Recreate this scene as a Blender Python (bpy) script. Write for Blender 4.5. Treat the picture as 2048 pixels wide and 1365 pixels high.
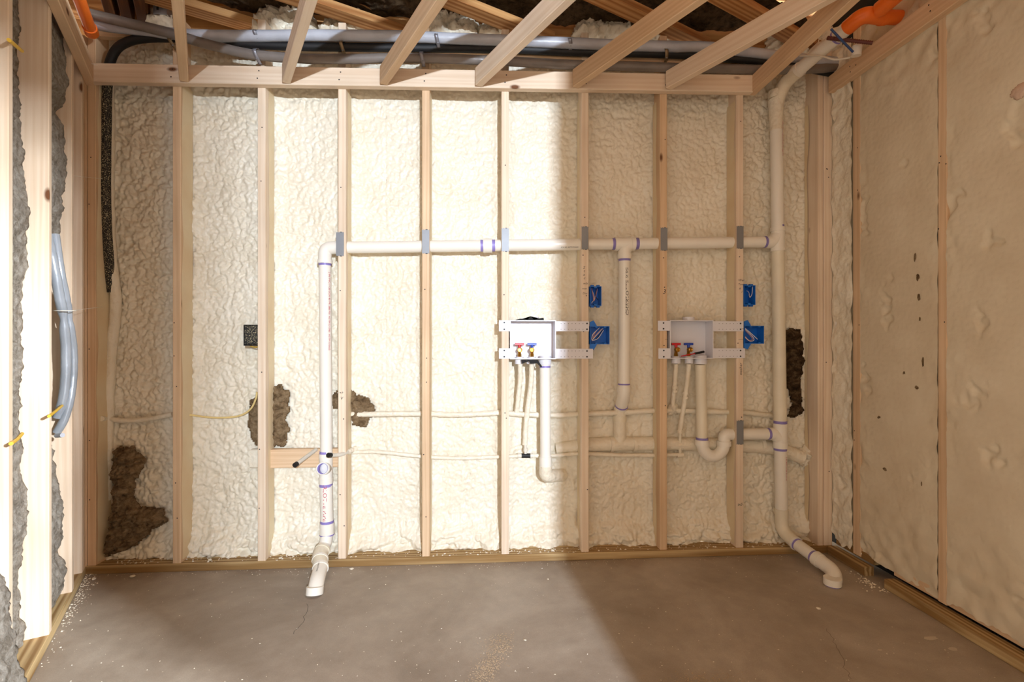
import bpy, bmesh, math, random
import numpy as np
from mathutils import Vector, Matrix

for o in list(bpy.data.objects):
    bpy.data.objects.remove(o, do_unlink=True)
SC = bpy.context.scene
COL = SC.collection
random.seed(7)
rng = np.random.RandomState(11)

# ------------------------------------------------------------------ camera, light, exposure
F, U0, V0 = 1000.0, 1024.0, 683.0          # focal length in pixels of the 2048 px wide frame
TH = math.atan(65 / 1000)                  # the camera looks a little right of the wall's normal
D, H = 2.55, 1.126                         # distance to the stud faces (y = 0) and camera height
cam_data = bpy.data.cameras.new('camera')
cam = bpy.data.objects.new('camera', cam_data)
COL.objects.link(cam)
cam.location = (0, -D, H)
cam.rotation_euler = (math.pi / 2, 0, -TH)
cam_data.sensor_width = 36
cam_data.lens = F / 2048 * 36
cam_data.shift_y = 0.5 / 2048
cam_data.clip_start = 0.05
SC.camera = cam

world = bpy.data.worlds.new('world')
SC.world = world
world.use_nodes = True
bg = world.node_tree.nodes['Background']
bg.inputs[0].default_value = (1.0, 0.905, 0.775, 1)
bg.inputs[1].default_value = 2.0

def lamp(name, kind, loc, energy, color, target=None, **kw):
    d = bpy.data.lights.new(name, kind)
    d.energy = energy
    d.color = color
    for k, v in kw.items():
        setattr(d, k, v)
    o = bpy.data.objects.new(name, d)
    COL.objects.link(o)
    o.location = loc
    if target is not None:
        o.rotation_euler = (Vector(target) - Vector(loc)).to_track_quat('-Z', 'Y').to_euler()
    return o

LAMP = Vector((0.94, -5.5, 1.92))
lamp('work_light', 'AREA', LAMP, 365, (0.74, 0.86, 1.0), (-0.6, 0, 1.2), shape='RECTANGLE', size=0.05, size_y=0.05)
lamp('door_daylight', 'AREA', (4.5, -4.5, 2.7), 1200, (0.86, 0.93, 1.0), (-1.6, -0.7, 0.7), shape='RECTANGLE', size=0.2, size_y=0.3)

SC.view_settings.view_transform = 'Standard'
SC.view_settings.look = 'None'
SC.view_settings.gamma = 1
SC.view_settings.use_curve_mapping = False
SC.view_settings.exposure = 0.0

# ------------------------------------------------------------------ pixel -> place
def ray(u, v):
    rx, rz = (u - U0) / F, (V0 - v) / F
    return Vector((rx * math.cos(TH) + math.sin(TH), -rx * math.sin(TH) + math.cos(TH), rz))
CAM = Vector((0, -D, H))
def Py(u, v, y):
    r = ray(u, v); return CAM + r * ((y + D) / r.y)
def Px(u, v, x):
    r = ray(u, v); return CAM + r * (x / r.x)
def Pz(u, v, z):
    r = ray(u, v); return CAM + r * ((z - H) / r.z)

# ------------------------------------------------------------------ noise
def _h(i, j, s):
    n = (i * 374761393 + j * 668265263 + s * 974711) & 0xFFFFFFFF
    n = ((n ^ (n >> 13)) * 1274126177) & 0xFFFFFFFF
    n = (n ^ (n >> 16)) & 0xFFFFFFFF
    return n / 4294967295.0
def pn(x, y, s=0):
    x = np.asarray(x, float); y = np.asarray(y, float)
    i = np.floor(x).astype(np.int64); j = np.floor(y).astype(np.int64)
    fx, fy = x - i, y - j
    def g(a, b):
        t = _h(i + a, j + b, s) * 2 * np.pi
        return np.cos(t) * (fx - a) + np.sin(t) * (fy - b)
    sx = fx * fx * fx * (fx * (fx * 6 - 15) + 10); sy = fy * fy * fy * (fy * (fy * 6 - 15) + 10)
    a = g(0, 0) * (1 - sx) + g(1, 0) * sx; b = g(0, 1) * (1 - sx) + g(1, 1) * sx
    return (a * (1 - sy) + b * sy) * 1.4
def worley(x, y, s=0):
    i = np.floor(x).astype(np.int64); j = np.floor(y).astype(np.int64)
    f1 = np.full(np.shape(x), 9.0)
    for a in (-1, 0, 1):
        for b in (-1, 0, 1):
            px = i + a + _h(i + a, j + b, s); py = j + b + _h(i + a, j + b, s + 17)
            f1 = np.minimum(f1, (px - x) ** 2 + (py - y) ** 2)
    return np.sqrt(f1)
def sstep(a, b, x):
    t = np.clip((x - a) / (b - a), 0, 1); return t * t * (3 - 2 * t)

# ------------------------------------------------------------------ materials
MATS = {}
def srgb(r, g, b):
    f = lambda c: c / 12.92 if c <= 0.04045 else ((c + 0.055) / 1.055) ** 2.4
    return (f(r / 255), f(g / 255), f(b / 255), 1)
def newmat(name, rough=0.6, metal=0.0, spec=0.5):
    m = bpy.data.materials.new(name); m.use_nodes = True
    nt = m.node_tree
    b = nt.nodes['Principled BSDF']
    b.inputs['Roughness'].default_value = rough
    b.inputs['Metallic'].default_value = metal
    b.inputs['Specular IOR Level'].default_value = spec
    MATS[name] = m
    return m, nt, b
def N(nt, t, **kw):
    n = nt.nodes.new(t)
    for k, v in kw.items():
        setattr(n, k, v)
    return n
def ramp(nt, stops):
    r = N(nt, 'ShaderNodeValToRGB')
    e = r.color_ramp.elements
    while len(e) < len(stops): e.new(0.5)
    for q, (p, c) in zip(e, stops):
        q.position = p; q.color = c
    return r
def coords(nt, scale, rnd=True, kind='Object'):
    tc = N(nt, 'ShaderNodeTexCoord'); mp = N(nt, 'ShaderNodeMapping')
    mp.inputs['Scale'].default_value = scale
    nt.links.new(tc.outputs[kind], mp.inputs['Vector'])
    if rnd:
        oi = N(nt, 'ShaderNodeObjectInfo'); mu = N(nt, 'ShaderNodeMath', operation='MULTIPLY')
        mu.inputs[1].default_value = 57.0
        nt.links.new(oi.outputs['Random'], mu.inputs[0])
        nt.links.new(mu.outputs[0], mp.inputs['Location'])
    return mp.outputs['Vector']
def noise(nt, vec, scale, detail=4, rough=0.5, dist=0.0):
    n = N(nt, 'ShaderNodeTexNoise')
    n.inputs['Scale'].default_value = scale; n.inputs['Detail'].default_value = detail
    n.inputs['Roughness'].default_value = rough; n.inputs['Distortion'].default_value = dist
    nt.links.new(vec, n.inputs['Vector'])
    return n.outputs['Fac']
def bump(nt, b, h, strength, dist=0.01, prev=None):
    bp = N(nt, 'ShaderNodeBump')
    bp.inputs['Strength'].default_value = strength; bp.inputs['Distance'].default_value = dist
    nt.links.new(h, bp.inputs['Height'])
    if prev is not None: nt.links.new(prev, bp.inputs['Normal'])
    nt.links.new(bp.outputs['Normal'], b.inputs['Normal'])
    return bp.outputs['Normal']
def mixc(nt, fac, a, b, mode='MIX'):
    m = N(nt, 'ShaderNodeMix', data_type='RGBA', blend_type=mode)
    if isinstance(fac, float): m.inputs[0].default_value = fac
    else: nt.links.new(fac, m.inputs[0])
    for s, i in ((a, 6), (b, 7)):
        if isinstance(s, tuple): m.inputs[i].default_value = s
        else: nt.links.new(s, m.inputs[i])
    return m.outputs[2]

def wood(name, light, dark, knot, ring=0.22, knots=True, rough=0.62):
    m, nt, b = newmat(name, rough, spec=0.3)
    v = coords(nt, (1, 1, 1))
    vs = N(nt, 'ShaderNodeMapping'); vs.inputs['Scale'].default_value = (0.9, 16, 16); nt.links.new(v, vs.inputs['Vector'])
    w = N(nt, 'ShaderNodeTexWave', wave_type='BANDS', bands_direction='Y')
    w.inputs['Scale'].default_value = 0.8; w.inputs['Distortion'].default_value = 9
    w.inputs['Detail'].default_value = 3; w.inputs['Detail Scale'].default_value = 0.9
    nt.links.new(vs.outputs[0], w.inputs['Vector'])
    vf = N(nt, 'ShaderNodeMapping'); vf.inputs['Scale'].default_value = (3, 130, 130); nt.links.new(v, vf.inputs['Vector'])
    fine = noise(nt, vf.outputs[0], 1.0, 3, 0.6)
    r1 = ramp(nt, [(0.15, light), (0.95, dark)])
    mx = N(nt, 'ShaderNodeMath', operation='MULTIPLY'); mx.inputs[1].default_value = ring
    nt.links.new(w.outputs['Fac'], mx.inputs[0])
    ad = N(nt, 'ShaderNodeMath', operation='MULTIPLY_ADD'); ad.inputs[1].default_value = 0.55
    nt.links.new(fine, ad.inputs[0]); nt.links.new(mx.outputs[0], ad.inputs[2])
    nt.links.new(ad.outputs[0], r1.inputs[0])
    col = r1.outputs[0]
    big = noise(nt, v, 2.2, 2)
    rb = ramp(nt, [(0.35, (0.88, 0.84, 0.80, 1)), (0.7, (1.06, 1.04, 1.02, 1))]); nt.links.new(big, rb.inputs[0])
    col = mixc(nt, 1.0, col, rb.outputs[0], 'MULTIPLY')
    if knots:
        vk = N(nt, 'ShaderNodeMapping'); vk.inputs['Scale'].default_value = (3.2, 7, 7); nt.links.new(v, vk.inputs['Vector'])
        vo = N(nt, 'ShaderNodeTexVoronoi'); vo.inputs['Scale'].default_value = 1.0; nt.links.new(vk.outputs[0], vo.inputs['Vector'])
        rk = ramp(nt, [(0.05, (1, 1, 1, 1)), (0.10, (0, 0, 0, 1))]); nt.links.new(vo.outputs['Distance'], rk.inputs[0])
        col = mixc(nt, rk.outputs[0], col, knot)
    nt.links.new(col, b.inputs['Base Color'])
    bump(nt, b, ad.outputs[0], 0.12, 0.002)
    return m
wood('pine', srgb(238, 222, 202), srgb(212, 183, 150), srgb(112, 70, 42))
wood('pine_warm', srgb(230, 203, 170), srgb(198, 160, 120), srgb(104, 64, 38))
wood('truss_wood', srgb(214, 168, 112), srgb(160, 104, 56), srgb(84, 46, 22), 0.6)
wood('treated', srgb(208, 184, 138), srgb(146, 114, 70), srgb(80, 52, 28), 0.7, False)
wood('lvl', srgb(150, 100, 54), srgb(92, 54, 26), srgb(70, 40, 20), 0.8, False)

def foam(name, c1, c2, bstr=0.35, rough=0.45):
    m, nt, b = newmat(name, rough, spec=0.35)
    v = coords(nt, (1, 1, 1), False)
    n1 = noise(nt, v, 6, 4); r = ramp(nt, [(0.3, c1), (0.7, c2)]); nt.links.new(n1, r.inputs[0])
    nt.links.new(r.outputs[0], b.inputs['Base Color'])
    n2 = noise(nt, v, 90, 3, 0.5, 0.6)
    vo = N(nt, 'ShaderNodeTexVoronoi', feature='SMOOTH_F1'); vo.inputs['Scale'].default_value = 55
    nt.links.new(v, vo.inputs['Vector'])
    p = bump(nt, b, n2, bstr * 0.6, 0.004)
    bump(nt, b, vo.outputs['Distance'], bstr, 0.006, p)
    return m
foam('foam', srgb(238, 230, 212), srgb(230, 219, 197), 0.8, 0.34)
foam('foam_shaved', srgb(222, 209, 184), srgb(210, 194, 167), 0.22, 0.8)
foam('foam_film', srgb(226, 210, 176), srgb(218, 194, 156), 0.05, 0.5)

def plain(name, c, rough=0.5, metal=0.0, var=0.0, bstr=0.0, bscale=60, spec=0.5):
    m, nt, b = newmat(name, rough, metal, spec)
    v = coords(nt, (1, 1, 1), False)
    n = noise(nt, v, 9, 3)
    c2 = tuple(min(1, q * (1 - var)) for q in c[:3]) + (1,)
    r = ramp(nt, [(0.35, c), (0.7, c2)]); nt.links.new(n, r.inputs[0])
    nt.links.new(r.outputs[0], b.inputs['Base Color'])
    if bstr:
        bump(nt, b, noise(nt, v, bscale, 4), bstr, 0.006)
    return m
plain('pvc', srgb(240, 234, 222), 0.32, var=0.04)
plain('pvc_foamed', srgb(236, 227, 205), 0.45, var=0.10, bstr=0.15, bscale=120)
plain('primer', srgb(146, 132, 200), 0.45, var=0.25)
plain('white_plastic', srgb(224, 222, 228), 0.3, var=0.02)
plain('blue_plastic', srgb(18, 112, 210), 0.35, var=0.15)
plain('blue_handle', srgb(24, 62, 170), 0.35)
plain('red_handle', srgb(196, 22, 36), 0.35)
plain('brass', srgb(214, 170, 84), 0.28, 1.0, 0.2)
plain('steel', srgb(190, 192, 196), 0.42, 0.85, 0.15)
plain('galv', srgb(140, 142, 146), 0.5, 0.5, 0.12)
plain('dark_clamp', srgb(150, 150, 158), 0.4, 0.5, 0.2)
plain('brown_clamp', srgb(150, 128, 96), 0.4, 0.5, 0.25)
plain('black', srgb(20, 20, 22), 0.6)
plain('black_tape', srgb(24, 22, 22), 0.8, var=0.3, bstr=0.4)
plain('orange_pipe', srgb(242, 118, 36), 0.35, var=0.06)
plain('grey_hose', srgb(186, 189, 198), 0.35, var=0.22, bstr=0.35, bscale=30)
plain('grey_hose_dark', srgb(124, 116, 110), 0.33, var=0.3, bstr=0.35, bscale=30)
plain('silver_hose', srgb(176, 184, 194), 0.28, 0.35, 0.2, 0.2, 40)
plain('pex', srgb(222, 216, 202), 0.4, var=0.06)
plain('yellow_cable', srgb(226, 182, 50), 0.45)
plain('cream_cable', srgb(232, 206, 140), 0.45)
plain('white_wire', srgb(236, 228, 226), 0.4)
plain('pink_wire', srgb(206, 150, 140), 0.4)
plain('copper', srgb(190, 110, 70), 0.35, 0.9)
plain('brown_tube', srgb(96, 46, 38), 0.5)
plain('blue_wire', srgb(44, 76, 130), 0.45)
plain('sawdust', srgb(178, 156, 128), 0.9, var=0.2)
plain('ink', srgb(40, 34, 36), 0.7)
plain('red_ink', srgb(186, 30, 70), 0.6)
plain('green_ink', srgb(30, 74, 52), 0.7)
plain('void', srgb(16, 14, 12), 0.9)
plain('drywall', srgb(200, 188, 170), 0.8)
plain('skin_tan', srgb(214, 184, 162), 0.7, var=0.1)

m, nt, b = newmat('speckled_black', 0.7)
v = coords(nt, (1, 1, 1), False)
r = ramp(nt, [(0.56, srgb(18, 18, 20)), (0.66, srgb(214, 200, 160))]); nt.links.new(noise(nt, v, 260, 2, 0.6), r.inputs[0])
nt.links.new(r.outputs[0], b.inputs['Base Color'])

def wool(name, a, c, d):
    m, nt, b = newmat(name, 0.95, spec=0.1)
    v = coords(nt, (1, 1, 1.3), False)
    n1 = noise(nt, v, 26, 8, 0.68, 0.5)
    r = ramp(nt, [(0.32, a), (0.5, c), (0.72, d)]); nt.links.new(n1, r.inputs[0])
    nt.links.new(r.outputs[0], b.inputs['Base Color'])
    n2 = noise(nt, v, 75, 8, 0.75, 1.2)
    bump(nt, b, n2, 0.9, 0.012)
wool('wool_brown', srgb(84, 64, 44), srgb(144, 120, 90), srgb(182, 158, 126))
wool('wool_dark', srgb(34, 26, 18), srgb(78, 60, 42), srgb(132, 112, 84))
wool('wool_grey', srgb(120, 110, 96), srgb(162, 153, 141), srgb(198, 192, 182))
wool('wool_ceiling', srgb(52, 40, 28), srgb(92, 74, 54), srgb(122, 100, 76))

m, nt, b = newmat('osb', 0.75, spec=0.2)
v = coords(nt, (1, 1, 1), False)
vo = N(nt, 'ShaderNodeTexVoronoi'); vo.inputs['Scale'].default_value = 22; vo.inputs['Randomness'].default_value = 1
mp = N(nt, 'ShaderNodeMapping'); mp.inputs['Scale'].default_value = (1, 0.45, 1); nt.links.new(v, mp.inputs['Vector'])
nt.links.new(mp.outputs[0], vo.inputs['Vector'])
r = ramp(nt, [(0.1, srgb(150, 100, 46)), (0.5, srgb(190, 134, 66)), (0.9, srgb(120, 76, 34))])
nt.links.new(vo.outputs['Color'], r.inputs[0]); nt.links.new(r.outputs[0], b.inputs['Base Color'])

m, nt, b = newmat('concrete', 0.55, spec=0.35)
v = coords(nt, (1, 1, 1), False)
n1 = noise(nt, v, 1.6, 6, 0.6, 0.4); n2 = noise(nt, v, 14, 6, 0.65); n3 = noise(nt, v, 240, 3, 0.6)
r1 = ramp(nt, [(0.3, srgb(144, 130, 115)), (0.5, srgb(168, 155, 140)), (0.72, srgb(188, 177, 163))]); nt.links.new(n1, r1.inputs[0])
r2 = ramp(nt, [(0.3, (0.86, 0.85, 0.84, 1)), (0.7, (1.06, 1.06, 1.06, 1))]); nt.links.new(n2, r2.inputs[0])
c = mixc(nt, 1.0, r1.outputs[0], r2.outputs[0], 'MULTIPLY')
r3 = ramp(nt, [(0.3, (0.9, 0.9, 0.9, 1)), (0.7, (1.05, 1.05, 1.05, 1))]); nt.links.new(n3, r3.inputs[0])
c = mixc(nt, 1.0, c, r3.outputs[0], 'MULTIPLY')
nt.links.new(c, b.inputs['Base Color'])
rr = ramp(nt, [(0.3, (0.42, 0.42, 0.42, 1)), (0.7, (0.68, 0.68, 0.68, 1))]); nt.links.new(n2, rr.inputs[0]); nt.links.new(rr.outputs[0], b.inputs['Roughness'])
bump(nt, b, n3, 0.1, 0.002)
M = MATS

# ------------------------------------------------------------------ builders
WORLD = {}                                  # world matrix of each object that can be a parent
def tag(o, label=None, cat=None, group=None, kind=None):
    if label: o['label'] = label
    if cat: o['category'] = cat
    if group: o['group'] = group
    if kind: o['kind'] = kind
    return o
def empty(name, loc=(0, 0, 0)):
    o = bpy.data.objects.new(name, None); COL.objects.link(o); o.location = loc
    o.empty_display_size = 0.05
    WORLD[o.name] = Matrix.Translation(Vector(loc))
    return o
def put(o, parent):
    """parent an object whose coordinates are already world coordinates"""
    if parent is not None:
        o.parent = parent
        o.matrix_parent_inverse = WORLD.get(parent.name, Matrix.Identity(4)).inverted()
    return o
def mesh(name, verts, faces, mat, parent=None, smooth=False, mat4=None):
    me = bpy.data.meshes.new(name)
    me.from_pydata([tuple(p) for p in verts], [], faces)
    if smooth:
        me.polygons.foreach_set('use_smooth', [True] * len(me.polygons))
    me.materials.append(M[mat])
    me.update()
    o = bpy.data.objects.new(name, me); COL.objects.link(o)
    if mat4 is not None:
        o.matrix_world = mat4; WORLD[o.name] = mat4
    return put(o, parent)
def nmesh(name, V, Fq, mat, parent=None, smooth=True):
    """numpy mesh of quads"""
    me = bpy.data.meshes.new(name)
    V = np.asarray(V, dtype=np.float32); Fq = np.asarray(Fq, dtype=np.int32)
    me.vertices.add(len(V)); me.vertices.foreach_set('co', V.ravel())
    me.loops.add(Fq.size); me.loops.foreach_set('vertex_index', Fq.ravel())
    me.polygons.add(len(Fq))
    me.polygons.foreach_set('loop_start', np.arange(0, Fq.size, 4, dtype=np.int32))
    me.polygons.foreach_set('use_smooth', np.full(len(Fq), smooth))
    me.materials.append(M[mat])
    me.update(calc_edges=True); me.validate()
    o = bpy.data.objects.new(name, me); COL.objects.link(o)
    return put(o, parent)
def grid_faces(nu, nv):
    i, j = np.meshgrid(np.arange(nu - 1), np.arange(nv - 1), indexing='ij')
    a = (i * nv + j).ravel()
    return np.stack([a, a + nv, a + nv + 1, a + 1], 1)
def lumber(name, p0, p1, a_dir, wa, wb, mat='pine', parent=None, ch=0.0025):
    """a board from p0 to p1 (its centre line); wa wide along a_dir, wb across it, eased edges"""
    p0, p1 = Vector(p0), Vector(p1)
    d = (p1 - p0); L = d.length; d.normalize()
    a = Vector(a_dir); a = (a - d * a.dot(d)).normalized(); bb = d.cross(a)
    x, y = wa / 2, wb / 2
    prof = [(-x + ch, -y), (x - ch, -y), (x, -y + ch), (x, y - ch), (x - ch, y), (-x + ch, y), (-x, y - ch), (-x, -y + ch)]
    V = [(0, q[0], q[1]) for q in prof] + [(L, q[0], q[1]) for q in prof]
    Fc = [(i, (i + 1) % 8, 8 + (i + 1) % 8, 8 + i) for i in range(8)]
    Fc = [tuple(reversed(q)) for q in Fc] + [tuple(range(8)), tuple(reversed(range(8, 16)))]
    m4 = Matrix(((d.x, a.x, bb.x, p0.x), (d.y, a.y, bb.y, p0.y), (d.z, a.z, bb.z, p0.z), (0, 0, 0, 1)))
    return mesh(name, V, Fc, mat, parent, mat4=m4)
def boxm(name, lo, hi, mat, parent=None, ch=0.0):
    lo, hi = Vector(lo), Vector(hi)
    c = (lo + hi) / 2
    return lumber(name, (lo.x, c.y, c.z), (hi.x, c.y, c.z), (0, 1, 0), hi.y - lo.y, hi.z - lo.z, mat, parent, ch or min(0.001, (hi.z - lo.z) / 4, (hi.y - lo.y) / 4))
def spline(pts, n=8):
    pts = [Vector(p) for p in pts]
    P = [pts[0] * 2 - pts[1]] + pts + [pts[-1] * 2 - pts[-2]]
    out = []
    for i in range(1, len(P) - 2):
        for k in range(n):
            t = k / n
            out.append(0.5 * (2 * P[i] + (P[i + 1] - P[i - 1]) * t + (2 * P[i - 1] - 5 * P[i] + 4 * P[i + 1] - P[i + 2]) * t * t + (3 * P[i] - P[i - 1] - 3 * P[i + 1] + P[i + 2]) * t ** 3))
    return out + [pts[-1]]
def fillet(pts, rad, n=8):
    pts = [Vector(p) for p in pts]
    out = [pts[0]]
    for i in range(1, len(pts) - 1):
        a, b, c = pts[i - 1], pts[i], pts[i + 1]
        u, w = (a - b), (c - b)
        r = rad[i - 1] if isinstance(rad, (list, tuple)) else rad
        q = min(r, u.length * 0.5, w.length * 0.5)
        A, B = b + u.normalized() * q, b + w.normalized() * q
        for k in range(n + 1):
            t = k / n
            out.append(A * (1 - t) ** 2 + b * 2 * t * (1 - t) + B * t * t)
    out.append(pts[-1])
    return out
def tube(name, pts, r, mat, parent=None, seg=20, lump=0.0, hollow=0.0, seed=0, lscale=60):
    pts = [Vector(p) for p in pts]
    q = [pts[0]]
    for p in pts[1:]:
        if (p - q[-1]).length > 1e-5: q.append(p)
    pts = q
    n = len(pts)
    T = []
    for i in range(n):
        t = pts[min(i + 1, n - 1)] - pts[max(i - 1, 0)]
        T.append(t.normalized())
    ref = Vector((0, 0, 1)) if abs(T[0].z) < 0.9 else Vector((1, 0, 0))
    nrm = (ref - T[0] * ref.dot(T[0])).normalized()
    rings, s = [], 0.0
    for i in range(n):
        if i: s += (pts[i] - pts[i - 1]).length
        nrm = (nrm - T[i] * nrm.dot(T[i])).normalized(); bi = T[i].cross(nrm)
        rr = r(s) if callable(r) else r
        ring = []
        for k in range(seg):
            a = 2 * math.pi * k / seg
            q = rr
            if lump: q = rr * (1 + lump * float(pn(s * lscale + seed * 9.1, k * 4.0 / seg + (0.0 if k else 0), seed)) + lump * 0.6 * float(pn(s * lscale * 2.7, math.sin(a) * 2 + seed, seed + 3)))
            ring.append(pts[i] + nrm * (math.cos(a) * q) + bi * (math.sin(a) * q))
        rings.append(ring)
    V = [p for ring in rings for p in ring]
    Fc = []
    for i in range(n - 1):
        for k in range(seg):
            k2 = (k + 1) % seg
            Fc.append((i * seg + k, (i + 1) * seg + k, (i + 1) * seg + k2, i * seg + k2)[::-1])
    if hollow:
        base = len(V)
        inner = []
        for i in (0, n - 1):
            for k in range(seg):
                inner.append(pts[i] + (rings[i][k] - pts[i]) * (1 - hollow))
        V += inner
        for k in range(seg):
            k2 = (k + 1) % seg
            Fc.append((k, k2, base + k2, base + k))
            e = (n - 1) * seg
            Fc.append((e + k, base + seg + k, base + seg + k2, e + k2))
            Fc.append((base + k, base + k2, base + seg + k2, base + seg + k))
    else:
        Fc.append(tuple(range(seg)))
        Fc.append(tuple(reversed(range((n - 1) * seg, n * seg))))
    o = mesh(name, V, Fc, mat, parent, smooth=True)
    me = o.data
    nf = len(me.polygons)
    for p in (me.polygons[nf - 1], me.polygons[nf - 2]):
        if not hollow: p.use_smooth = False
    bm = bmesh.new(); bm.from_mesh(me); bmesh.ops.recalc_face_normals(bm, faces=bm.faces)
    if not hollow:
        for e in bm.edges:
            if any(len(f.verts) > 4 for f in e.link_faces): e.smooth = False
    bm.to_mesh(me); bm.free()
    return o
def prism(name, pts2, origin, ax, ay, thick, mat, parent=None):
    """a flat outline (2-D points along ax, ay) given thickness along ax x ay"""
    o0, ax, ay = Vector(origin), Vector(ax).normalized(), Vector(ay).normalized()
    nz = ax.cross(ay)
    V = [o0 + ax * p[0] + ay * p[1] for p in pts2] + [o0 + ax * p[0] + ay * p[1] + nz * thick for p in pts2]
    n = len(pts2)
    bm = bmesh.new()
    vs = [bm.verts.new(p) for p in V]
    bm.faces.new(vs[:n][::-1]); bm.faces.new(vs[n:])
    for i in range(n): bm.faces.new((vs[i], vs[(i + 1) % n], vs[n + (i + 1) % n], vs[n + i]))
    bmesh.ops.triangulate(bm, faces=[f for f in bm.faces if len(f.verts) > 4])
    bmesh.ops.recalc_face_normals(bm, faces=bm.faces)
    me = bpy.data.meshes.new(name); bm.to_mesh(me); bm.free()
    me.materials.append(M[mat])
    o = bpy.data.objects.new(name, me); COL.objects.link(o)
    return put(o, parent)
def disc(name, c, nrm, r, mat, parent=None, thick=0.0015, seg=12):
    c, nrm = Vector(c), Vector(nrm).normalized()
    return tube(name, [c, c + nrm * thick], r, mat, parent, seg=seg)
def clump(name, poly_px, y, thick, mat, parent=None, step=0.006, seed=0, rough=0.5, px=None):
    """a lump with the outline of a patch seen on the wall (pixels at depth y), swelling towards the room"""
    pts = [Py(u, v, y) for u, v in poly_px] if px is None else px
    P = np.array([(p.x, p.z) for p in pts])
    x0, z0 = P.min(0) - step * 2; x1, z1 = P.max(0) + step * 2
    nx, nz = int((x1 - x0) / step) + 2, int((z1 - z0) / step) + 2
    X, Z = np.meshgrid(x0 + np.arange(nx) * step, z0 + np.arange(nz) * step, indexing='ij')
    Xw = X + 0.012 * pn(X * 30, Z * 30, seed) + 0.006 * pn(X * 80, Z * 80, seed + 1); Zw = Z + 0.012 * pn(X * 30, Z * 30, seed + 5) + 0.006 * pn(X * 80, Z * 80, seed + 2)
    inside = np.zeros(X.shape, bool); dist = np.full(X.shape, 9.0)
    for i in range(len(P)):
        ax_, az = P[i]; bx, bz = P[(i + 1) % len(P)]
        cr = ((az > Zw) != (bz > Zw)) & (Xw < (bx - ax_) * (Zw - az) / ((bz - az) if abs(bz - az) > 1e-9 else 1e-9) + ax_)
        inside ^= cr
        t = np.clip(((Xw - ax_) * (bx - ax_) + (Zw - az) * (bz - az)) / ((bx - ax_) ** 2 + (bz - az) ** 2 + 1e-12), 0, 1)
        dist = np.minimum(dist, np.hypot(Xw - ax_ - t * (bx - ax_), Zw - az - t * (bz - az)))
    sd = np.where(inside, dist, 0)
    hgt = thick * np.sqrt(np.clip(sd / 0.03, 0, 1)) * (1 + rough * pn(X * 22, Z * 22, seed + 3) + 0.6 * rough * pn(X * 60, Z * 60, seed + 4) + 0.4 * rough * pn(X * 140, Z * 140, seed + 6))
    V = np.stack([X, y - hgt, Z], -1).reshape(-1, 3)
    B = np.stack([X, np.full(X.shape, y + 0.004), Z], -1).reshape(-1, 3)
    keep = (sd > 0)
    kq = (keep[:-1, :-1] | keep[1:, :-1] | keep[1:, 1:] | keep[:-1, 1:]).ravel()
    Fq = grid_faces(nx, nz)[kq]
    Fall = np.concatenate([Fq[:, ::-1] * 0 + Fq, Fq[:, ::-1] + len(V)])
    # rim between front and back
    ed = {}
    for f in Fq:
        for k in range(4):
            e = (int(f[k]), int(f[(k + 1) % 4]))
            if (e[1], e[0]) in ed: del ed[(e[1], e[0])]
            else: ed[e] = 1
    n0 = len(V)
    rim = [(b_, a_, a_ + n0, b_ + n0) for a_, b_ in ed]
    VV = np.concatenate([V, B]); FF = np.concatenate([Fall, np.array(rim, dtype=np.int64).reshape(-1, 4)])
    used = np.unique(FF); remap = np.zeros(len(VV), dtype=np.int64); remap[used] = np.arange(len(used))
    return nmesh(name, VV[used], remap[FF], mat, parent)
def text_geo(body, size, shear=0.0):
    cu = bpy.data.curves.new('lettering', 'FONT'); cu.body = body; cu.size = size; cu.shear = shear
    cu.resolution_u = 2
    ob = bpy.data.objects.new('lettering', cu); COL.objects.link(ob)
    dg = bpy.context.evaluated_depsgraph_get(); dg.update()
    me = bpy.data.meshes.new_from_object(ob.evaluated_get(dg))
    V = [v.co.copy() for v in me.vertices]; Fc = [tuple(p.vertices) for p in me.polygons]
    bpy.data.objects.remove(ob); bpy.data.curves.remove(cu); bpy.data.meshes.remove(me)
    return V, Fc
def text_flat(name, body, size, origin, ax, ay, mat, parent, shear=0.0):
    V, Fc = text_geo(body, size, shear)
    o0, ax, ay = Vector(origin), Vector(ax), Vector(ay)
    return mesh(name, [o0 + ax * p.x + ay * p.y for p in V], Fc, mat, parent)
def text_pipe(name, body, size, cx, cy, r, z0, ang, down, mat, parent, stretch=1.0):
    """lettering along a vertical pipe; ang measured from the side facing the room towards +x"""
    V, Fc = text_geo(body, size)
    out = []
    for p in V:
        if down: z, a = z0 - p.x * stretch, ang + p.y / r
        else: z, a = z0 + p.x * stretch, ang - p.y / r
        out.append((cx + (r + 0.0006) * math.sin(a), cy - (r + 0.0006) * math.cos(a), z))
    return mesh(name, out, Fc, mat, parent)
def text_hpipe(name, body, size, p0, d, r, ang, mat, parent):
    V, Fc = text_geo(body, size)
    p0, d = Vector(p0), Vector(d).normalized()
    out = []
    for p in V:
        a = ang + p.y / r
        out.append(p0 + d * p.x + Vector((0, -math.cos(a), math.sin(a))) * (r + 0.0006))
    return mesh(name, out, Fc, mat, parent)

# ================================================================== THE SETTING
JD = Vector((0.4656, -0.885, 0))           # run of the ceiling joists and of the left wall, towards the camera
JN = Vector((0.885, 0.4656, 0))            # across them: out of the left wall into the room
LC = Vector((-1.896, -0.011, 0))           # left corner on the floor
XR = 1.88                                  # right wall face

fl = mesh('floor', [(-6, -7, 0), (4, -7, 0), (4, 0.4, 0), (-6, 0.4, 0)], [(0, 1, 2, 3)], 'concrete')
tag(fl, 'bare grey concrete slab with dust and scraps', kind='structure')

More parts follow.
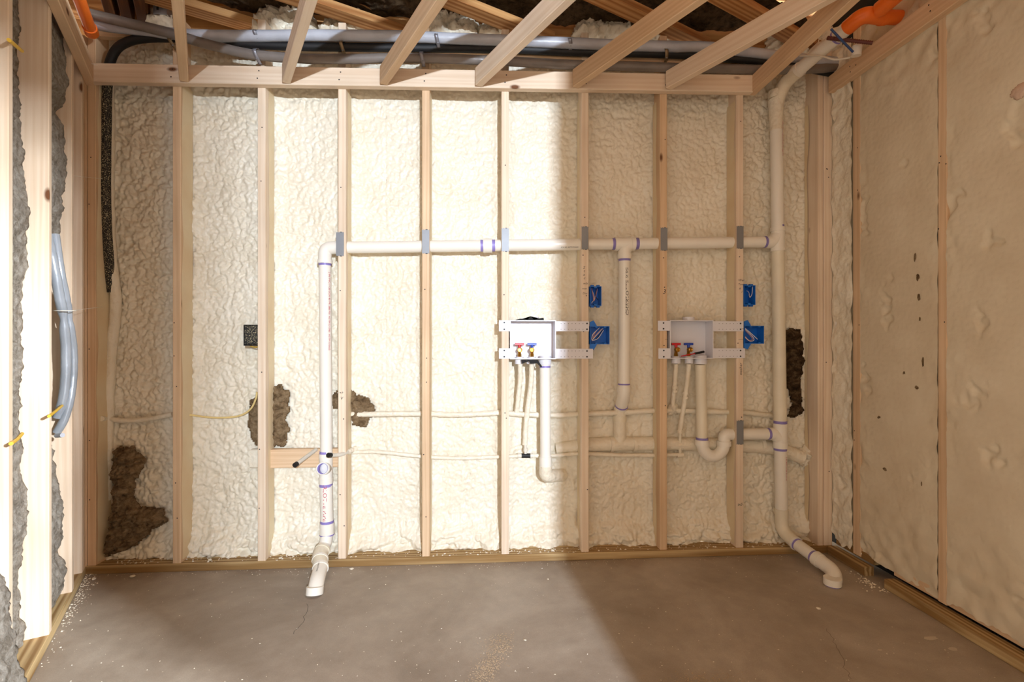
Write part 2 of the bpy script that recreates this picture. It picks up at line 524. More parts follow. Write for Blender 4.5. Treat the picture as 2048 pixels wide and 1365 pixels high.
# ---------------------------------------------------------------- back wall
WB = tag(empty('wall_back', (0, 0, 0)), 'framed back wall of pine studs over cream sprayed foam', kind='structure')
def x_at(u, y=0.0): return Py(u, V0, y).x
stud_u = [345, 515, 676, 844, 1003, 1163, 1320, 1473]
studs_x = [x_at(u) + 0.019 for u in stud_u]
XL, XRI = -1.895, 1.845
ZTOP = 2.72
def wall_stud(xc, z0=0.038, z1=ZTOP, w=0.038, mat='pine', y0=0.0, y1=0.089):
    return lumber('stud', (xc, (y0 + y1) / 2, z0), (xc, (y0 + y1) / 2, z1), (1, 0, 0), w, y1 - y0, mat, WB)
STUD = []
for i, xc in enumerate(studs_x):
    STUD.append(wall_stud(xc, mat='pine' if i % 3 else 'pine_warm'))
wall_stud(-1.876, mat='pine_warm')
wall_stud(1.8125, mat='pine', y1=0.14, w=0.03)
wall_stud(1.854, mat='pine', w=0.048)
# foam film sprayed on the stud sides
def film(xc, side, z0, z1, y0=0.03, seed=0):
    n = 60
    V, Fc = [], []
    x = xc + side * 0.0197
    for k in range(n + 1):
        z = z0 + (z1 - z0) * k / n
        yy = y0 + 0.016 * float(pn(z * 4.0, seed * 3.3, 4))
        V += [(x, yy, z), (x + side * 0.0012, yy + 0.004, z), (x + side * 0.002, 0.1, z)]
    for k in range(n):
        a = 3 * k
        Fc += [(a, a + 3, a + 4, a + 1), (a + 1, a + 4, a + 5, a + 2)]
    return mesh('foam_overspray', V, Fc, 'foam_film', WB, True)
for i in range(4):
    film(studs_x[i], 1, 0.05, 2.40, 0.035 if i else 0.012, i)
for i in range(5, 8):
    film(studs_x[i], -1, 0.05, 2.40, 0.05 if i != 7 else 0.02, i)
film(-1.876, 1, 0.05, 2.40, 0.012, 9)
film(1.8125, -1, 0.05, 2.42, 0.075, 12)

pl_l = lumber('bottom_plate', (-1.9, 0.04, 0.019), (XRI + 0.03, 0.04, 0.019), (0, 1, 0), 0.1, 0.038, 'treated', WB)
# ledger nailed across the stud faces
def zled(x): return H + 1.241 + (x + 1.85) / 3.27 * 0.056       # underside
LX0, LX1 = -1.872, x_at(1506, -0.038)
lumber('ledger', (LX0, -0.019, zled(LX0) + 0.0445), (LX1, -0.019, zled(LX1) + 0.0445), (0, 0, 1), 0.089, 0.038, 'pine', WB)
# boards behind the hoses
lumber('upper_plate', (-1.87, 0.02, 2.635), (1.8, 0.02, 2.60), (0, 0, 1), 0.05, 0.036, 'pine_warm', WB)
# foam panels, one to a bay
STEP = 0.0052
edges = [-1.90] + studs_x + [1.83]
bays = list(zip(edges[:-1], edges[1:]))
def foam_y(X, Z, x0, x1, amp):
    wx = X + 0.016 * pn(X * 14, Z * 14, 3); wz = Z + 0.016 * pn(X * 14, Z * 14, 4)
    f1 = worley(wx * 44, wz * 34, 5); f2 = worley(wx * 80, wz * 72, 6)
    low = pn(X * 5, Z * 3.1, 7); mid = pn(X * 13, Z * 9, 8); rid = 1 - np.abs(pn(wx * 20, wz * 24, 9)) * 2
    base = 0.137 - 0.002 * amp
    edge = np.minimum(X - x0, x1 - X)
    y = base - 0.020 * (1 - sstep(0.02, 0.07, edge)) * (0.7 + 0.5 * pn(Z * 9, X * 3, 10))
    y = y - amp * (0.005 * low + 0.0032 * mid + 0.0068 * (1 - 1.35 * f1 * f1) + 0.0036 * (1 - 1.3 * f2 * f2) + 0.0022 * rid)
    # rolls of foam along the foot and the head of the wall
    foot = 1 - sstep(0.05, 0.20 + 0.03 * pn(X * 6, Z * 0, 11), Z)
    roll = np.abs(pn(X * 7, Z * 22 + 0.8 * pn(X * 5, Z * 5, 12), 13))
    y = y - foot * (0.034 + 0.030 * pn(X * 8, Z * 5, 14) + 0.044 * roll + 0.012 * (1 - f1))
    return y
for i, (a, c) in enumerate(bays):
    nx = int((c - a) / STEP) + 1; nz = int((2.66 - 0.036) / STEP)
    X, Z = np.meshgrid(np.linspace(a, c, nx), np.linspace(0.036, 2.66, nz), indexing='ij')
    amp = [2.3, 1.9, 1.5, 1.1, 1.0, 1.1, 1.3, 1.5, 2.1][i]
    Yv = foam_y(X, Z, a, c, amp)
    # seam of the panel behind
    if i in (3, 6):
        xm = a + (c - a) * 0.46
        Yv += 0.004 * np.exp(-((X - xm - 0.004 * pn(Z * 5, Z * 0, 21)) / 0.005) ** 2)
    o = nmesh('spray_foam', np.stack([X, Yv, Z], -1).reshape(-1, 3), grid_faces(nx, nz), 'foam', WB)
# blocking let in between two studs, its stub end beyond
bz0, bz1 = Py(600, 935, 0.07).z, Py(600, 898, 0.07).z
lumber('blocking', (studs_x[1] + 0.02, 0.075, (bz0 + bz1) / 2), (studs_x[2] - 0.02, 0.075, (bz0 + bz1) / 2), (0, 0, 1), bz1 - bz0, 0.036, 'pine_warm', WB)
lumber('blocking', (x_at(499, 0.06), 0.08, (bz0 + bz1) / 2), (studs_x[1] - 0.02, 0.08, (bz0 + bz1) / 2), (0, 0, 1), bz1 - bz0, 0.04, 'foam', WB, 0.006)
# nail heads
def nails(pts, parent, r=0.0035, nrm=(0, -1, 0)):
    V, Fc = [], []
    n = Vector(nrm); a = Vector((0, 0, 1)).cross(n)
    if a.length < 0.1: a = Vector((1, 0, 0))
    a.normalize(); bq = n.cross(a)
    for p in pts:
        b0 = len(V)
        for k in range(8):
            t = k * math.pi / 4
            V.append(Vector(p) + n * 0.0012 + a * (r * math.cos(t)) + bq * (r * math.sin(t)))
        Fc.append(tuple(range(b0, b0 + 8)))
    o = mesh('nail_heads', V, Fc, 'ink', parent); o['kind'] = 'stuff'
    bm = bmesh.new(); bm.from_mesh(o.data)
    for f in bm.faces:
        if f.normal.dot(n) < 0: f.normal_flip()
    bm.to_mesh(o.data); bm.free()
    return o
npt = []
for i, xc in enumerate(studs_x[:-1]):
    zb = zled(xc)
    npt += [(xc + 0.004, -0.038, zb + 0.065), (xc - 0.003, -0.038, zb + 0.028)]
nails(npt, WB)
npt = []
for i, xc in enumerate(studs_x + [-1.876, 1.848]):
    for k in range(5):
        npt.append((xc + random.uniform(-0.012, 0.012), 0, random.uniform(0.1, 2.3)))
nails(npt, WB, 0.003)

# ---------------------------------------------------------------- left wall (runs slantwise towards the camera)
WL = tag(empty('wall_left', LC), 'open left stud wall with grey mineral wool batts', kind='structure')
def L(s, depth, z): return LC + JD * s - JN * depth + Vector((0, 0, z))      # s along the wall from the corner
lumber('bottom_plate', L(-0.02, 0.0445, 0.019), L(2.2, 0.0445, 0.019), JN, 0.089, 0.038, 'treated', WL)
for s in (0.075, 0.285, 0.655, 1.10, 1.51, 1.92):
    lumber('stud', L(s - 0.019, 0.0445, 0.038), L(s - 0.019, 0.0445, 2.52), JN, 0.089, 0.038, 'pine', WL)
lumber('corner_gap_blocker', (-1.935, 0.03, 0.0), (-1.935, 0.03, 2.6), (1, 0, 0), 0.074, 0.10, 'pine_warm', WL)  # added blocker closing the corner gap where outside light leaked in
lumber('stud', L(0.02, 0.0445, 0.038), L(0.02, 0.0445, 2.52), JN, 0.089, 0.038, 'pine_warm', WL)
lumber('rim_board', L(-0.02, -0.019, zled(-1.87) + 0.0445), L(2.2, -0.019, zled(-1.87) + 0.0445), (0, 0, 1), 0.089, 0.038, 'pine_warm', WL)
lumber('top_plate', L(-0.02, 0.0445, 2.54), L(2.2, 0.0445, 2.54), JN, 0.089, 0.038, 'pine', WL)
nb = [L(-0.35, 0.092, 0), L(2.2, 0.092, 0), L(2.2, 0.11, 0), L(-0.35, 0.11, 0)]
mesh('sheathing', [p for p in nb] + [p + Vector((0, 0, 2.6)) for p in nb], [(0, 1, 2, 3), (4, 5, 6, 7), (0, 1, 5, 4), (1, 2, 6, 5), (2, 3, 7, 6), (3, 0, 4, 7)], 'osb', WL)
def batt(s0, s1, prof, seed):
    """mineral wool between two left-wall studs; prof = (z, depth of its face behind the stud edge at the far stud)"""
    zs = np.array([p[0] for p in prof]); ds = np.array([p[1] for p in prof])
    st = 0.008
    ns, nz = int((s1 - s0) / st) + 2, int(2.44 / st)
    S, Z = np.meshgrid(np.linspace(s0, s1, ns), np.linspace(0.04, 2.48, nz), indexing='ij')
    dep = np.interp(Z, zs, ds)
    dep = dep + 0.010 * pn(S * 14, Z * 14, seed) + 0.006 * pn(S * 40, Z * 40, seed + 1) + 0.004 * pn(S * 95, Z * 95, seed + 2)
    Zr = Z
    V = np.zeros(S.shape + (3,))
    for k in range(3):
        V[..., k] = LC[k] + JD[k] * S - JN[k] * dep + (Zr if k == 2 else 0)
    V = V.reshape(-1, 3)
    Fq = grid_faces(ns, nz)
    # back
    Bk = np.zeros((2, nz, 3))
    for q, s in enumerate((s0, s1)):
        for k in range(3):
            Bk[q, :, k] = LC[k] + JD[k] * s - JN[k] * 0.090 + (Z[0] if k == 2 else 0)
    n0 = len(V)
    VV = np.concatenate([V, Bk.reshape(-1, 3)])
    j = np.arange(nz - 1)
    e0 = np.stack([j, j + 1, n0 + j + 1, n0 + j], 1)
    l0 = (ns - 1) * nz
    e1 = np.stack([l0 + j, n0 + nz + j, n0 + nz + j + 1, l0 + j + 1], 1)
    return nmesh('mineral_wool_batt', VV, np.concatenate([Fq[:, ::-1], e0[:, ::-1], e1[:, ::-1]]), 'wool_grey', WL)
batt(0.288, 0.614, [(0.04, 0.035), (0.14, 0.015), (0.22, 0.045), (0.3, 0.028), (0.42, 0.03), (0.55, 0.05), (0.8, 0.078), (1.3, 0.078), (1.5, 0.06), (1.7, 0.03), (1.9, 0.016), (2.05, 0.03), (2.1, 0.055), (2.16, 0.016), (2.35, 0.02), (2.48, 0.03)], 31)
batt(0.658, 1.06, [(0.04, 0.07), (0.1, 0.066), (0.16, 0.078), (0.25, 0.082), (0.35, 0.076), (0.48, 0.056), (0.56, 0.06), (0.64, 0.076), (0.9, 0.075), (1.3, 0.07), (1.6, 0.05), (1.75, 0.07), (2.0, 0.082), (2.48, 0.082)], 47)
batt(1.103, 1.47, [(0.04, -0.045), (0.15, -0.03), (0.3, -0.012), (0.42, 0.0), (0.5, 0.03), (0.62, 0.06), (0.8, 0.06), (1.1, 0.08), (1.5, 0.075), (2.0, 0.085), (2.48, 0.085)], 53)
batt(1.513, 1.88, [(0.04, -0.1), (0.5, 0.0), (1.0, 0.05), (2.48, 0.06)], 59)

# ---------------------------------------------------------------- right wall
WR = tag(empty('wall_right', (XR, 0, 0)), 'right wall of shaved cream foam flush with its studs', kind='structure')
def ryu(u): return Px(u, V0, XR).y
st_y = [(ryu(1706), ryu(1721)), (ryu(1876), ryu(1894))]
st_y.append((st_y[1][0] - 0.41, st_y[1][1] - 0.41)); st_y.append((st_y[1][0] - 0.82, st_y[1][1] - 0.82))
for a, c in st_y:
    lumber('stud', (XR + 0.044, (a + c) / 2, 0.06), (XR + 0.044, (a + c) / 2, 2.70), (0, 1, 0), abs(a - c), 0.09, 'pine_warm', WR)
yw0, yw1 = -0.005, -2.72
st = 0.0075
for i, (a, c) in enumerate(zip([yw0] + [q[1] for q in st_y[:3]], [q[0] for q in st_y[:3]] + [yw1])):
    ny, nz = int((a - c) / st) + 2, int(2.66 / st)
    Y, Z = np.meshgrid(np.linspace(a, c, ny), np.linspace(0.0, 1.0, nz), indexing='ij')
    zb = 0.075 + 0.02 * pn(Y * 9, Y * 0, 61) + 0.012 * pn(Y * 40, Y * 0, 62)
    Zq = zb + Z * (2.66 - zb)
    edge = np.minimum(a - Y, Y - c)
    fl1 = worley(Y * 26 + 0.5 * pn(Y * 9, Zq * 9, 63), Zq * 17, 64)
    lum = 1.0 if i == 0 else 0.0
    near = 1 - sstep(0.015, 0.075 + 0.05 * pn(Zq * 3, Y * 0 + i, 65), edge)
    mask = np.clip(lum + near * (0.4 + 0.9 * pn(Zq * 4, Y * 2 + i * 3, 66)) , 0, 1)
    pits = sstep(0.52, 0.75, pn(Y * 7, Zq * 5, 67) + 0.25 * pn(Y * 30, Zq * 30, 68)) * 0.012
    lowz = 1 - sstep(0.1, 0.55, Zq)
    topz = sstep(2.1, 2.45, Zq)
    dep = 0.001 + mask * (0.010 * (1 - fl1) + 0.010 * pn(Y * 15, Zq * 12, 69) - (0.0 if i == 0 else 0.006)) - pits + 0.010 * (lowz + topz) * pn(Y * 16, Zq * 16, 70) + 0.0012 * pn(Y * 60, Zq * 60, 71)
    V = np.stack([XR - dep, Y, Zq], -1).reshape(-1, 3)
    nmesh('spray_foam', V, grid_faces(ny, nz)[:, ::-1], 'foam' if i == 0 else 'foam_shaved', WR)
# gouges with dark torn edges
for (u, v, w, hh) in ((1830, 515, 7, 22), (1836, 555, 8, 14), (1838, 596, 7, 20), (1840, 638, 5, 12), (1846, 722, 6, 20), (1808, 746, 6, 9), (1833, 775, 10, 8), (1758, 835, 10, 6), (1770, 940, 12, 8), (1843, 968, 3, 8)):
    c = Px(u, v, XR - 0.002)
    sy = w * 0.0022; sz = hh * 0.0022
    pts = []
    for k in range(9):
        t = 2 * math.pi * k / 9
        q = random.uniform(0.5, 1.1)
        pts.append((math.cos(t) * sy * 0.5 * q, math.sin(t) * sz * 0.55 * q))
    prism('foam_gouge', pts, c, (0, 1, 0), (0, 0, 1), -0.0012, 'wool_brown', WR)
# plates along the floor, broken by a hole
yA, yB = Px(1745, 1152, XR).y, Px(1786, 1172, XR).y
lumber('bottom_plate', (XR - 0.018, -0.02, 0.022), (XR - 0.018, yA, 0.022), (1, 0, 0), 0.05, 0.044, 'treated', WR)
lumber('bottom_plate', (XR - 0.012, yB, 0.022), (XR - 0.012, yw1, 0.022), (1, 0, 0), 0.06, 0.044, 'treated', WR)
lumber('bottom_plate', (XR + 0.035, -0.02, 0.069), (XR + 0.035, yA, 0.069), (1, 0, 0), 0.06, 0.036, 'treated', WR)
lumber('bottom_plate', (XR + 0.035, yB, 0.080), (XR + 0.035, yw1, 0.080), (1, 0, 0), 0.06, 0.044, 'pine_warm', WR)
mesh('sheathing', [(XR + 0.10, 0.2, 0), (XR + 0.10, -2.75, 0), (XR + 0.10, -2.75, 2.95), (XR + 0.10, 0.2, 2.95)], [(0, 3, 2, 1)], 'void', WR)
mesh('foam_backing', [(XR + 0.013, 0.03, 0.10), (XR + 0.013, -2.72, 0.10), (XR + 0.013, -2.72, 2.66), (XR + 0.013, 0.03, 2.66)], [(0, 3, 2, 1)], 'foam_shaved', WR)
zr = Px(1645, 195, XR - 0.038).z
lumber('rim_board', (XR - 0.019, -0.02, zr + 0.0445), (XR - 0.019, yw1, zr + 0.0445), (0, 0, 1), 0.089, 0.038, 'pine_warm', WR)
nails([(XR - 0.038, Px(u, v, XR - 0.038).y, Px(u, v, XR - 0.038).z) for u, v in ((1700, 133), (1701, 144), (1858, 10), (1861, 22), (1712, 130))], WR, 0.0035, (-1, 0, 0))
nails([(XR - 0.0, random.uniform(q[0], q[1]), random.uniform(0.2, 2.3)) for q in st_y[:2] for k in range(5)], WR, 0.003, (-1, 0, 0))

# unseen walls added behind the camera to cut the light into its patch
wr = boxm('rear_light_blocker', (0.745, -3.46, 0), (XR, -3.36, 2.95), 'drywall')  # added blocker; its edge casts the sharp right side of the lit patch
tag(wr, 'added unseen wall behind the camera cutting the right edge of the light', kind='structure')
wr = boxm('wall_right', (XR, -7.0, 0), (XR + 0.1, -3.40, 2.95), 'drywall')  # added so side daylight cannot pass behind the blocker
tag(wr, 'unseen length of right wall added behind the camera to stop stray daylight', kind='structure')
wr = boxm('rear_light_blocker', (0.52, -5.16, 0), (0.762, -5.06, 2.95), 'drywall')  # added narrow blocker close to the lamp, fading its light leftwards
tag(wr, 'added unseen wall stub behind the camera dimming the left bays', kind='structure')

# ---------------------------------------------------------------- ceiling
CE = tag(empty('ceiling', (0, 0, 2.4)), 'open ceiling of low pine joists under floor trusses', kind='structure')
for i, (ul, ur) in enumerate(((358, 378), (562, 582), (757, 776), (946, 966), (1139, 1160), (1325, 1344))):
    y = -0.039
    xa = x_at((ul + ur) / 2, y)
    zb = zled(xa)
    p0 = Vector((xa, y, zb + 0.0475))
    p0 = p0 + JD * 0.008
    lumber('joist', p0, p0 + JD * 4.2, (0, 0, 1), 0.089, 0.038, 'pine' if i % 2 else 'pine_warm', CE)
xa = x_at(1511, -0.04)
lumber('joist', (xa + 0.004, -0.0, zled(xa) + 0.046), (xa - 0.03, -4.0, zled(xa) + 0.046), (0, 0, 1), 0.089, 0.038, 'pine_warm', CE)
# truss bottom chords across, above
ZC = 2.735
CD = Vector((0.885, 0.4656, 0))
for i, u in enumerate((210, 500, 795, 1095, 1410, 1640)):
    w = Py(u, 70, 0.06); w.z = ZC + 0.019
    e = w - CD * 0.0 + Vector((CD.y, -CD.x, 0)) * -0.045
    lumber('truss_chord', e + CD * 0.05, e - CD * 4.5, (0.4656, -0.885, 0), 0.089, 0.038, 'truss_wood', CE)
    lumber('truss_chord', e + CD * 0.05 + Vector((0, 0, 0.30)), e - CD * 4.5 + Vector((0, 0, 0.30)), (0.4656, -0.885, 0), 0.089, 0.038, 'truss_wood', CE)
# insulation lying over the chords and the deck above
mesh('deck', [(-6, -6, 3.09), (4, -6, 3.09), (4, 0.4, 3.09), (-6, 0.4, 3.09)], [(3, 2, 1, 0)], 'osb', CE)
def wool_sheet(u0, u1, seed):
    a = Py(u0, 70, 0.08); c = Py(u1, 70, 0.08)
    n1, n2 = 40, 160
    S, T = np.meshgrid(np.linspace(0, 1, n1), np.linspace(0, 3.2, n2), indexing='ij')
    X = a.x + (c.x - a.x) * S - CD.x * T; Y = 0.13 - CD.y * T + 0 * S
    Zz = 2.84 + 0.02 * pn(X * 8, Y * 8, seed) + 0.008 * pn(X * 40, Y * 40, seed + 1)
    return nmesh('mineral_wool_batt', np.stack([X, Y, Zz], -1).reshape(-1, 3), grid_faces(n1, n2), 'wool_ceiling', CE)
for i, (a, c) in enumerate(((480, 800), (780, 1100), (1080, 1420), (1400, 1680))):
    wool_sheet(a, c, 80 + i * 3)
a_, c_ = Py(205, 70, 0.08), Py(505, 70, 0.08)
mesh('deck_panel', [(a_.x, 0.14, 2.87), (c_.x, 0.14, 2.87), (c_.x - CD.x * 3, 0.14 - CD.y * 3, 2.87), (a_.x - CD.x * 3, 0.14 - CD.y * 3, 2.87)], [(0, 1, 2, 3)], 'osb', CE)
# rim of the floor above the wall with foam lumps
boxm('rim_joist', (-2.2, 0.15, 2.66), (2.1, 0.19, 3.09), 'truss_wood', CE)
for i, (u0, u1, v0, v1) in enumerate(((505, 640, 8, 78), (640, 790, 30, 80), (845, 960, 22, 82), (950, 1020, 40, 84), (1145, 1265, 25, 90), (1265, 1340, 62, 92), (300, 352, 20, 60), (1530, 1610, 40, 120), (1600, 1700, 60, 130))):
    poly = [(u0, v1), (u0 + 4, (v0 + v1) / 2), (u0 + (u1 - u0) * .25, v0 + 4), (u0 + (u1 - u0) * .6, v0), (u1 - 4, (v0 + v1) / 2), (u1, v1)]
    clump('spray_foam', poly, 0.14, 0.07, 'foam', CE, 0.008, 90 + i, 0.45)
# header boards at the upper left
for k in range(3):
    q = Py(232 + k * 30, 30, 0.10)
    lumber('header_ply', Vector((q.x - 0.02, 0.12, 2.86)), Vector((q.x - 0.02, 0.12, 2.86)) + JD * 1.2, (0, 0, 1), 0.30, 0.042, 'lvl', CE)

# ================================================================== PIPES
YP = 0.045
R2 = 0.0302
def hub(parent, p, d, length=0.022, r=R2 + 0.0065, name='coupling', mat='pvc'):
    p, d = Vector(p), Vector(d).normalized()
    return tube(name, [p - d * length / 2, p + d * length / 2], r, mat, parent, 24)
def band(parent, p, d, length=0.012, r=R2 + 0.0007):
    p, d = Vector(p), Vector(d).normalized()
    return tube('primer_band', [p - d * length / 2, p + d * length / 2], r, 'primer', parent, 24)
Zv = Vector((0, 0, 1)); Xv = Vector((1, 0, 0))
DV = empty('drain_vent_piping', Pz(630, 1195, 0))
tag(DV, 'joined white plastic drain and vent piping running along the stud wall to two floor elbows', 'pipe')
H0, H1 = Py(650, 496, YP), Py(1553, 484, YP)
hd = (H1 - H0).normalized()
def hp(u):  # a point on the level vent line under pixel column u
    x = Py(u, 490, YP).x
    return H0 + (H1 - H0) * ((x - H0.x) / (H1.x - H0.x))
A1 = Py(651, 525, YP); A1.x = H0.x
el = tube('elbow', fillet([H0 - Zv * 0.07, H0, H0 + hd * 0.08], 0.062), R2 + 0.003, 'pvc', DV, 24)
hub(el, H0 - Zv * 0.072, Zv, 0.018); hub(el, H0 + hd * 0.078, hd, 0.02)
band(el, H0 - Zv * 0.086, Zv, 0.010)
xs_, xe_ = H0.x, Py(653, 905, YP).x
SP0, SP1 = H0 - Zv * 0.07, Py(653, 910, YP)
pp = tube('pipe', [SP0, SP1], R2, 'pvc', DV, 24)
text_pipe('lettering', '2 IN PVC-1120 SCH 40 PR 280 PSI  ASTM D1785  ASTM D2665', 0.013, (SP0.x + SP1.x) / 2 + 0.0008, YP, R2, Py(651, 545, YP).z, 0.72, True, 'red_ink', pp, 1.15)
tube('pipe', [H0 + hd * 0.08, hp(966)], R2, 'pvc', DV, 24)
cpl = hub(DV, hp(975), hd, 0.046)
band(cpl, hp(964) , hd, 0.016); band(cpl, hp(987), hd, 0.016)
pp = tube('pipe', [hp(984), hp(1236)], R2, 'pvc', DV, 24)
text_hpipe('lettering', 'SCH 40  ASTM D2665', 0.010, hp(1120), hd, R2, -0.75, 'ink', pp)
# tee with the drop
T1 = hp(1249)
te = tube('tee', [T1 - hd * 0.05, T1 + hd * 0.05], R2 + 0.003, 'pvc', DV, 24)
hub(te, T1 - hd * 0.044, hd, 0.02); hub(te, T1 + hd * 0.044, hd, 0.02)
tube('tee_branch', fillet([T1 + hd * 0.03, T1 - Zv * 0.03, T1 - Zv * 0.07], 0.03), R2 + 0.003, 'pvc', te, 24)
hub(te, T1 - Zv * 0.068, Zv, 0.026)
band(te, T1 - hd * 0.061, hd, 0.014); band(te, T1 + hd * 0.064, hd, 0.018); band(te, T1 - Zv * 0.086, Zv, 0.012)
B0, B1 = T1 - Zv * 0.07, Py(1248, 778, YP)
pp = tube('pipe', [B0, B1], R2, 'pvc', DV, 24)
text_pipe('lettering', 'CHARLOTTE PIPE', 0.024, T1.x - 0.002, YP, R2, Py(1252, 632, YP).z, 0.55, False, 'ink', pp, 1.35)
text_pipe('lettering', 'PVC-DWV  NSF', 0.011, T1.x - 0.002, YP, R2, Py(1252, 628, YP).z, 0.20, False, 'ink', pp, 1.2)
band(pp, Py(1248, 770, YP), Zv, 0.014)
e2 = tube('elbow', fillet([B1 + Zv * 0.02, B1 - Zv * 0.035, Py(1241, 818, 0.10)], 0.05), R2 + 0.003, 'pvc', DV, 24)
hub(e2, B1, Zv, 0.03)
band(e2, Py(1243, 812, 0.085), Py(1247, 790, YP) - Py(1241, 818, 0.1), 0.007, R2 + 0.0042)
tube('pipe', [hp(1262), hp(1545)], R2, 'pvc', DV, 24)
# right stack
S_top, S_bot = Py(1552, 205, YP), Py(1563, 1045, YP)
def sp(v):
    z = Py(1557, v, YP).z
    return S_top + (S_bot - S_top) * ((z - S_top.z) / (S_bot.z - S_top.z))
pp = tube('pipe', [S_top, sp(470)], R2 + 0.001, 'pvc', DV, 24)
text_pipe('lettering', '2 IN PVC-1120 SCH 40 PR 280 PSI', 0.011, sp(330).x, YP, R2 + 0.001, sp(245).z, 0.45, True, 'red_ink', pp, 1.2)
tube('foam_sleeve', [sp(200), sp(235), sp(262)], lambda s: R2 + 0.009 * (1 - s / 0.2), 'foam', DV, 20, 0.10, seed=3)
T2 = sp(484); sd_ = (S_bot - S_top).normalized()
te = tube('tee', [T2 + Zv * 0.07, T2 - Zv * 0.05], R2 + 0.003, 'pvc', DV, 24)
hub(te, T2 + Zv * 0.066, Zv, 0.022); hub(te, T2 - Zv * 0.042, Zv, 0.02)
tube('tee_branch', fillet([T2 + Zv * 0.035, T2 - hd * 0.03, T2 - hd * 0.065], 0.03), R2 + 0.003, 'pvc', te, 24)
band(te, T2 + Zv * 0.083, Zv, 0.012); band(te, T2 - Zv * 0.058, Zv, 0.011); band(te, hp(1529), hd, 0.013)
pp = tube('pipe', [sp(495), sp(855)], R2 + 0.002, 'pvc_foamed', DV, 24)
T3 = sp(868)
te = tube('tee', [T3 + Zv * 0.05, T3 - Zv * 0.07], R2 + 0.004, 'pvc', DV, 24)
hub(te, T3 + Zv * 0.04, Zv, 0.03, R2 + 0.006); hub(te, T3 - Zv * 0.06, Zv, 0.034, R2 + 0.0065)
band(te, T3 + Zv * 0.062, Zv, 0.016, R2 + 0.003); band(te, T3 - Zv * 0.084, Zv, 0.012, R2 + 0.002)
tube('tee_branch', fillet([T3 - Zv * 0.03, T3 - Xv * 0.035, T3 - Xv * 0.062], 0.03), R2 + 0.003, 'pvc', te, 24)
pp = tube('pipe', [sp(890), sp(1030)], R2 + 0.001, 'pvc', DV, 24)
text_pipe('lettering', '2 IN PVC-1120 SCH 40', 0.011, sp(960).x, YP, R2 + 0.001, sp(912).z, 0.3, True, 'red_ink', pp, 1.2)
# trap and its standpipe
SB0, UB = Py(1401, 730, YP), Py(1404, 884, YP)
tube('pipe', [SB0, UB], R2 - 0.002, 'pvc_foamed', DV, 24)
ub2 = Py(1448, 884, YP); zt = T3.z
bot = Py(1426, 911, YP).z
tr = tube('trap_bend', [UB] + [Vector(((UB.x + ub2.x) / 2 - math.cos(t) * (ub2.x - UB.x) / 2, YP, UB.z - 0.005 - math.sin(t) * (UB.z - bot))) for t in [math.pi * k / 20 for k in range(21)]] + [ub2], R2 + 0.001, 'pvc', DV, 24)
hub(tr, UB - Zv * 0.004, Zv, 0.030); hub(tr, ub2 - Zv * 0.008, Zv, 0.026); band(tr, UB + Zv * 0.016, Zv, 0.012, R2 + 0.0005)
tube('elbow', fillet([ub2 - Zv * 0.01, Vector((ub2.x, YP, zt)), Vector((ub2.x + 0.075, YP, zt))], 0.06), R2 + 0.001, 'pvc', DV, 24)
tube('pipe', [Vector((ub2.x + 0.06, YP, zt)), T3 - Xv * 0.05], R2, 'pvc', DV, 24)
band(DV, Vector((Py(1536, 868, YP).x, YP, zt)), Xv, 0.013)
# right floor run
r0 = sp(1020); r1 = sp(1062); r2 = Py(1592, 1088, -0.05); r3 = Py(1636, 1120, -0.19); r4 = Py(1664, 1142, -0.285); r5 = Pz(1665, 1176, -0.01)
e3 = tube('elbow', fillet([r0, r1, r2], 0.07), R2 + 0.003, 'pvc_foamed', DV, 24)
hub(e3, r0 - Zv * 0.01, Zv, 0.03, R2 + 0.005, mat='pvc_foamed'); hub(e3, r2, r3 - r2, 0.010, R2 + 0.0055)
band(e3, r2 + (r3 - r2) * 0.06, r3 - r2, 0.014)
pp = tube('pipe', [r2, r3], R2, 'pvc', DV, 24)
e4 = tube('elbow', fillet([r3 - (r3 - r2) * 0.1, r3 + (r3 - r2) * 0.72, r5 + Vector((0.0, 0, 0.0))], 0.08, 12), R2 + 0.003, 'pvc', DV, 24)
hub(e4, r3, r3 - r2, 0.03, R2 + 0.006); band(e4, r3 - (r3 - r2).normalized() * 0.024, r3 - r2, 0.012)
hub(e4, r5 + Vector((0, 0, 0.03)), Zv, 0.030, R2 + 0.007); band(e4, r5 + Vector((0, 0, 0.012)), Zv, 0.01, R2 + 0.002)
# left stack foot: tee with its open inlet, coupling, offset elbows, floor elbow
q0 = Py(653, 968, YP)
T4 = Py(652, 938, YP)
te = tube('tee', [T4 + Zv * 0.075, T4 - Zv * 0.07], R2 + 0.003, 'pvc', DV, 24)
hub(te, T4 + Zv * 0.066, Zv, 0.024, R2 + 0.005); hub(te, T4 - Zv * 0.06, Zv, 0.028, R2 + 0.005)
band(te, T4 + Zv * 0.082, Zv, 0.014, R2 + 0.0008); band(te, T4 - Zv * 0.082, Zv, 0.014, R2 + 0.0025)
inl = Py(645, 938, -0.035)
di = (inl - T4).normalized()
tube('tee_inlet', [T4 + di * 0.01, inl], 0.0305, 'pvc', te, 28, hollow=0.14)
tube('primer_band', [T4 + di * 0.015, inl - di * 0.004], 0.0258, 'primer', te, 28, hollow=0.06)
q1 = Py(654, 1050, YP)
pp = tube('pipe', [T4 - Zv * 0.06, q1], R2 + 0.002, 'pvc', DV, 24)
text_pipe('lettering', 'CHARLOTTE PIPE', 0.026, T4.x, YP, R2 + 0.002, Py(652, 943, YP).z, -0.15, True, 'red_ink', pp, 1.22)
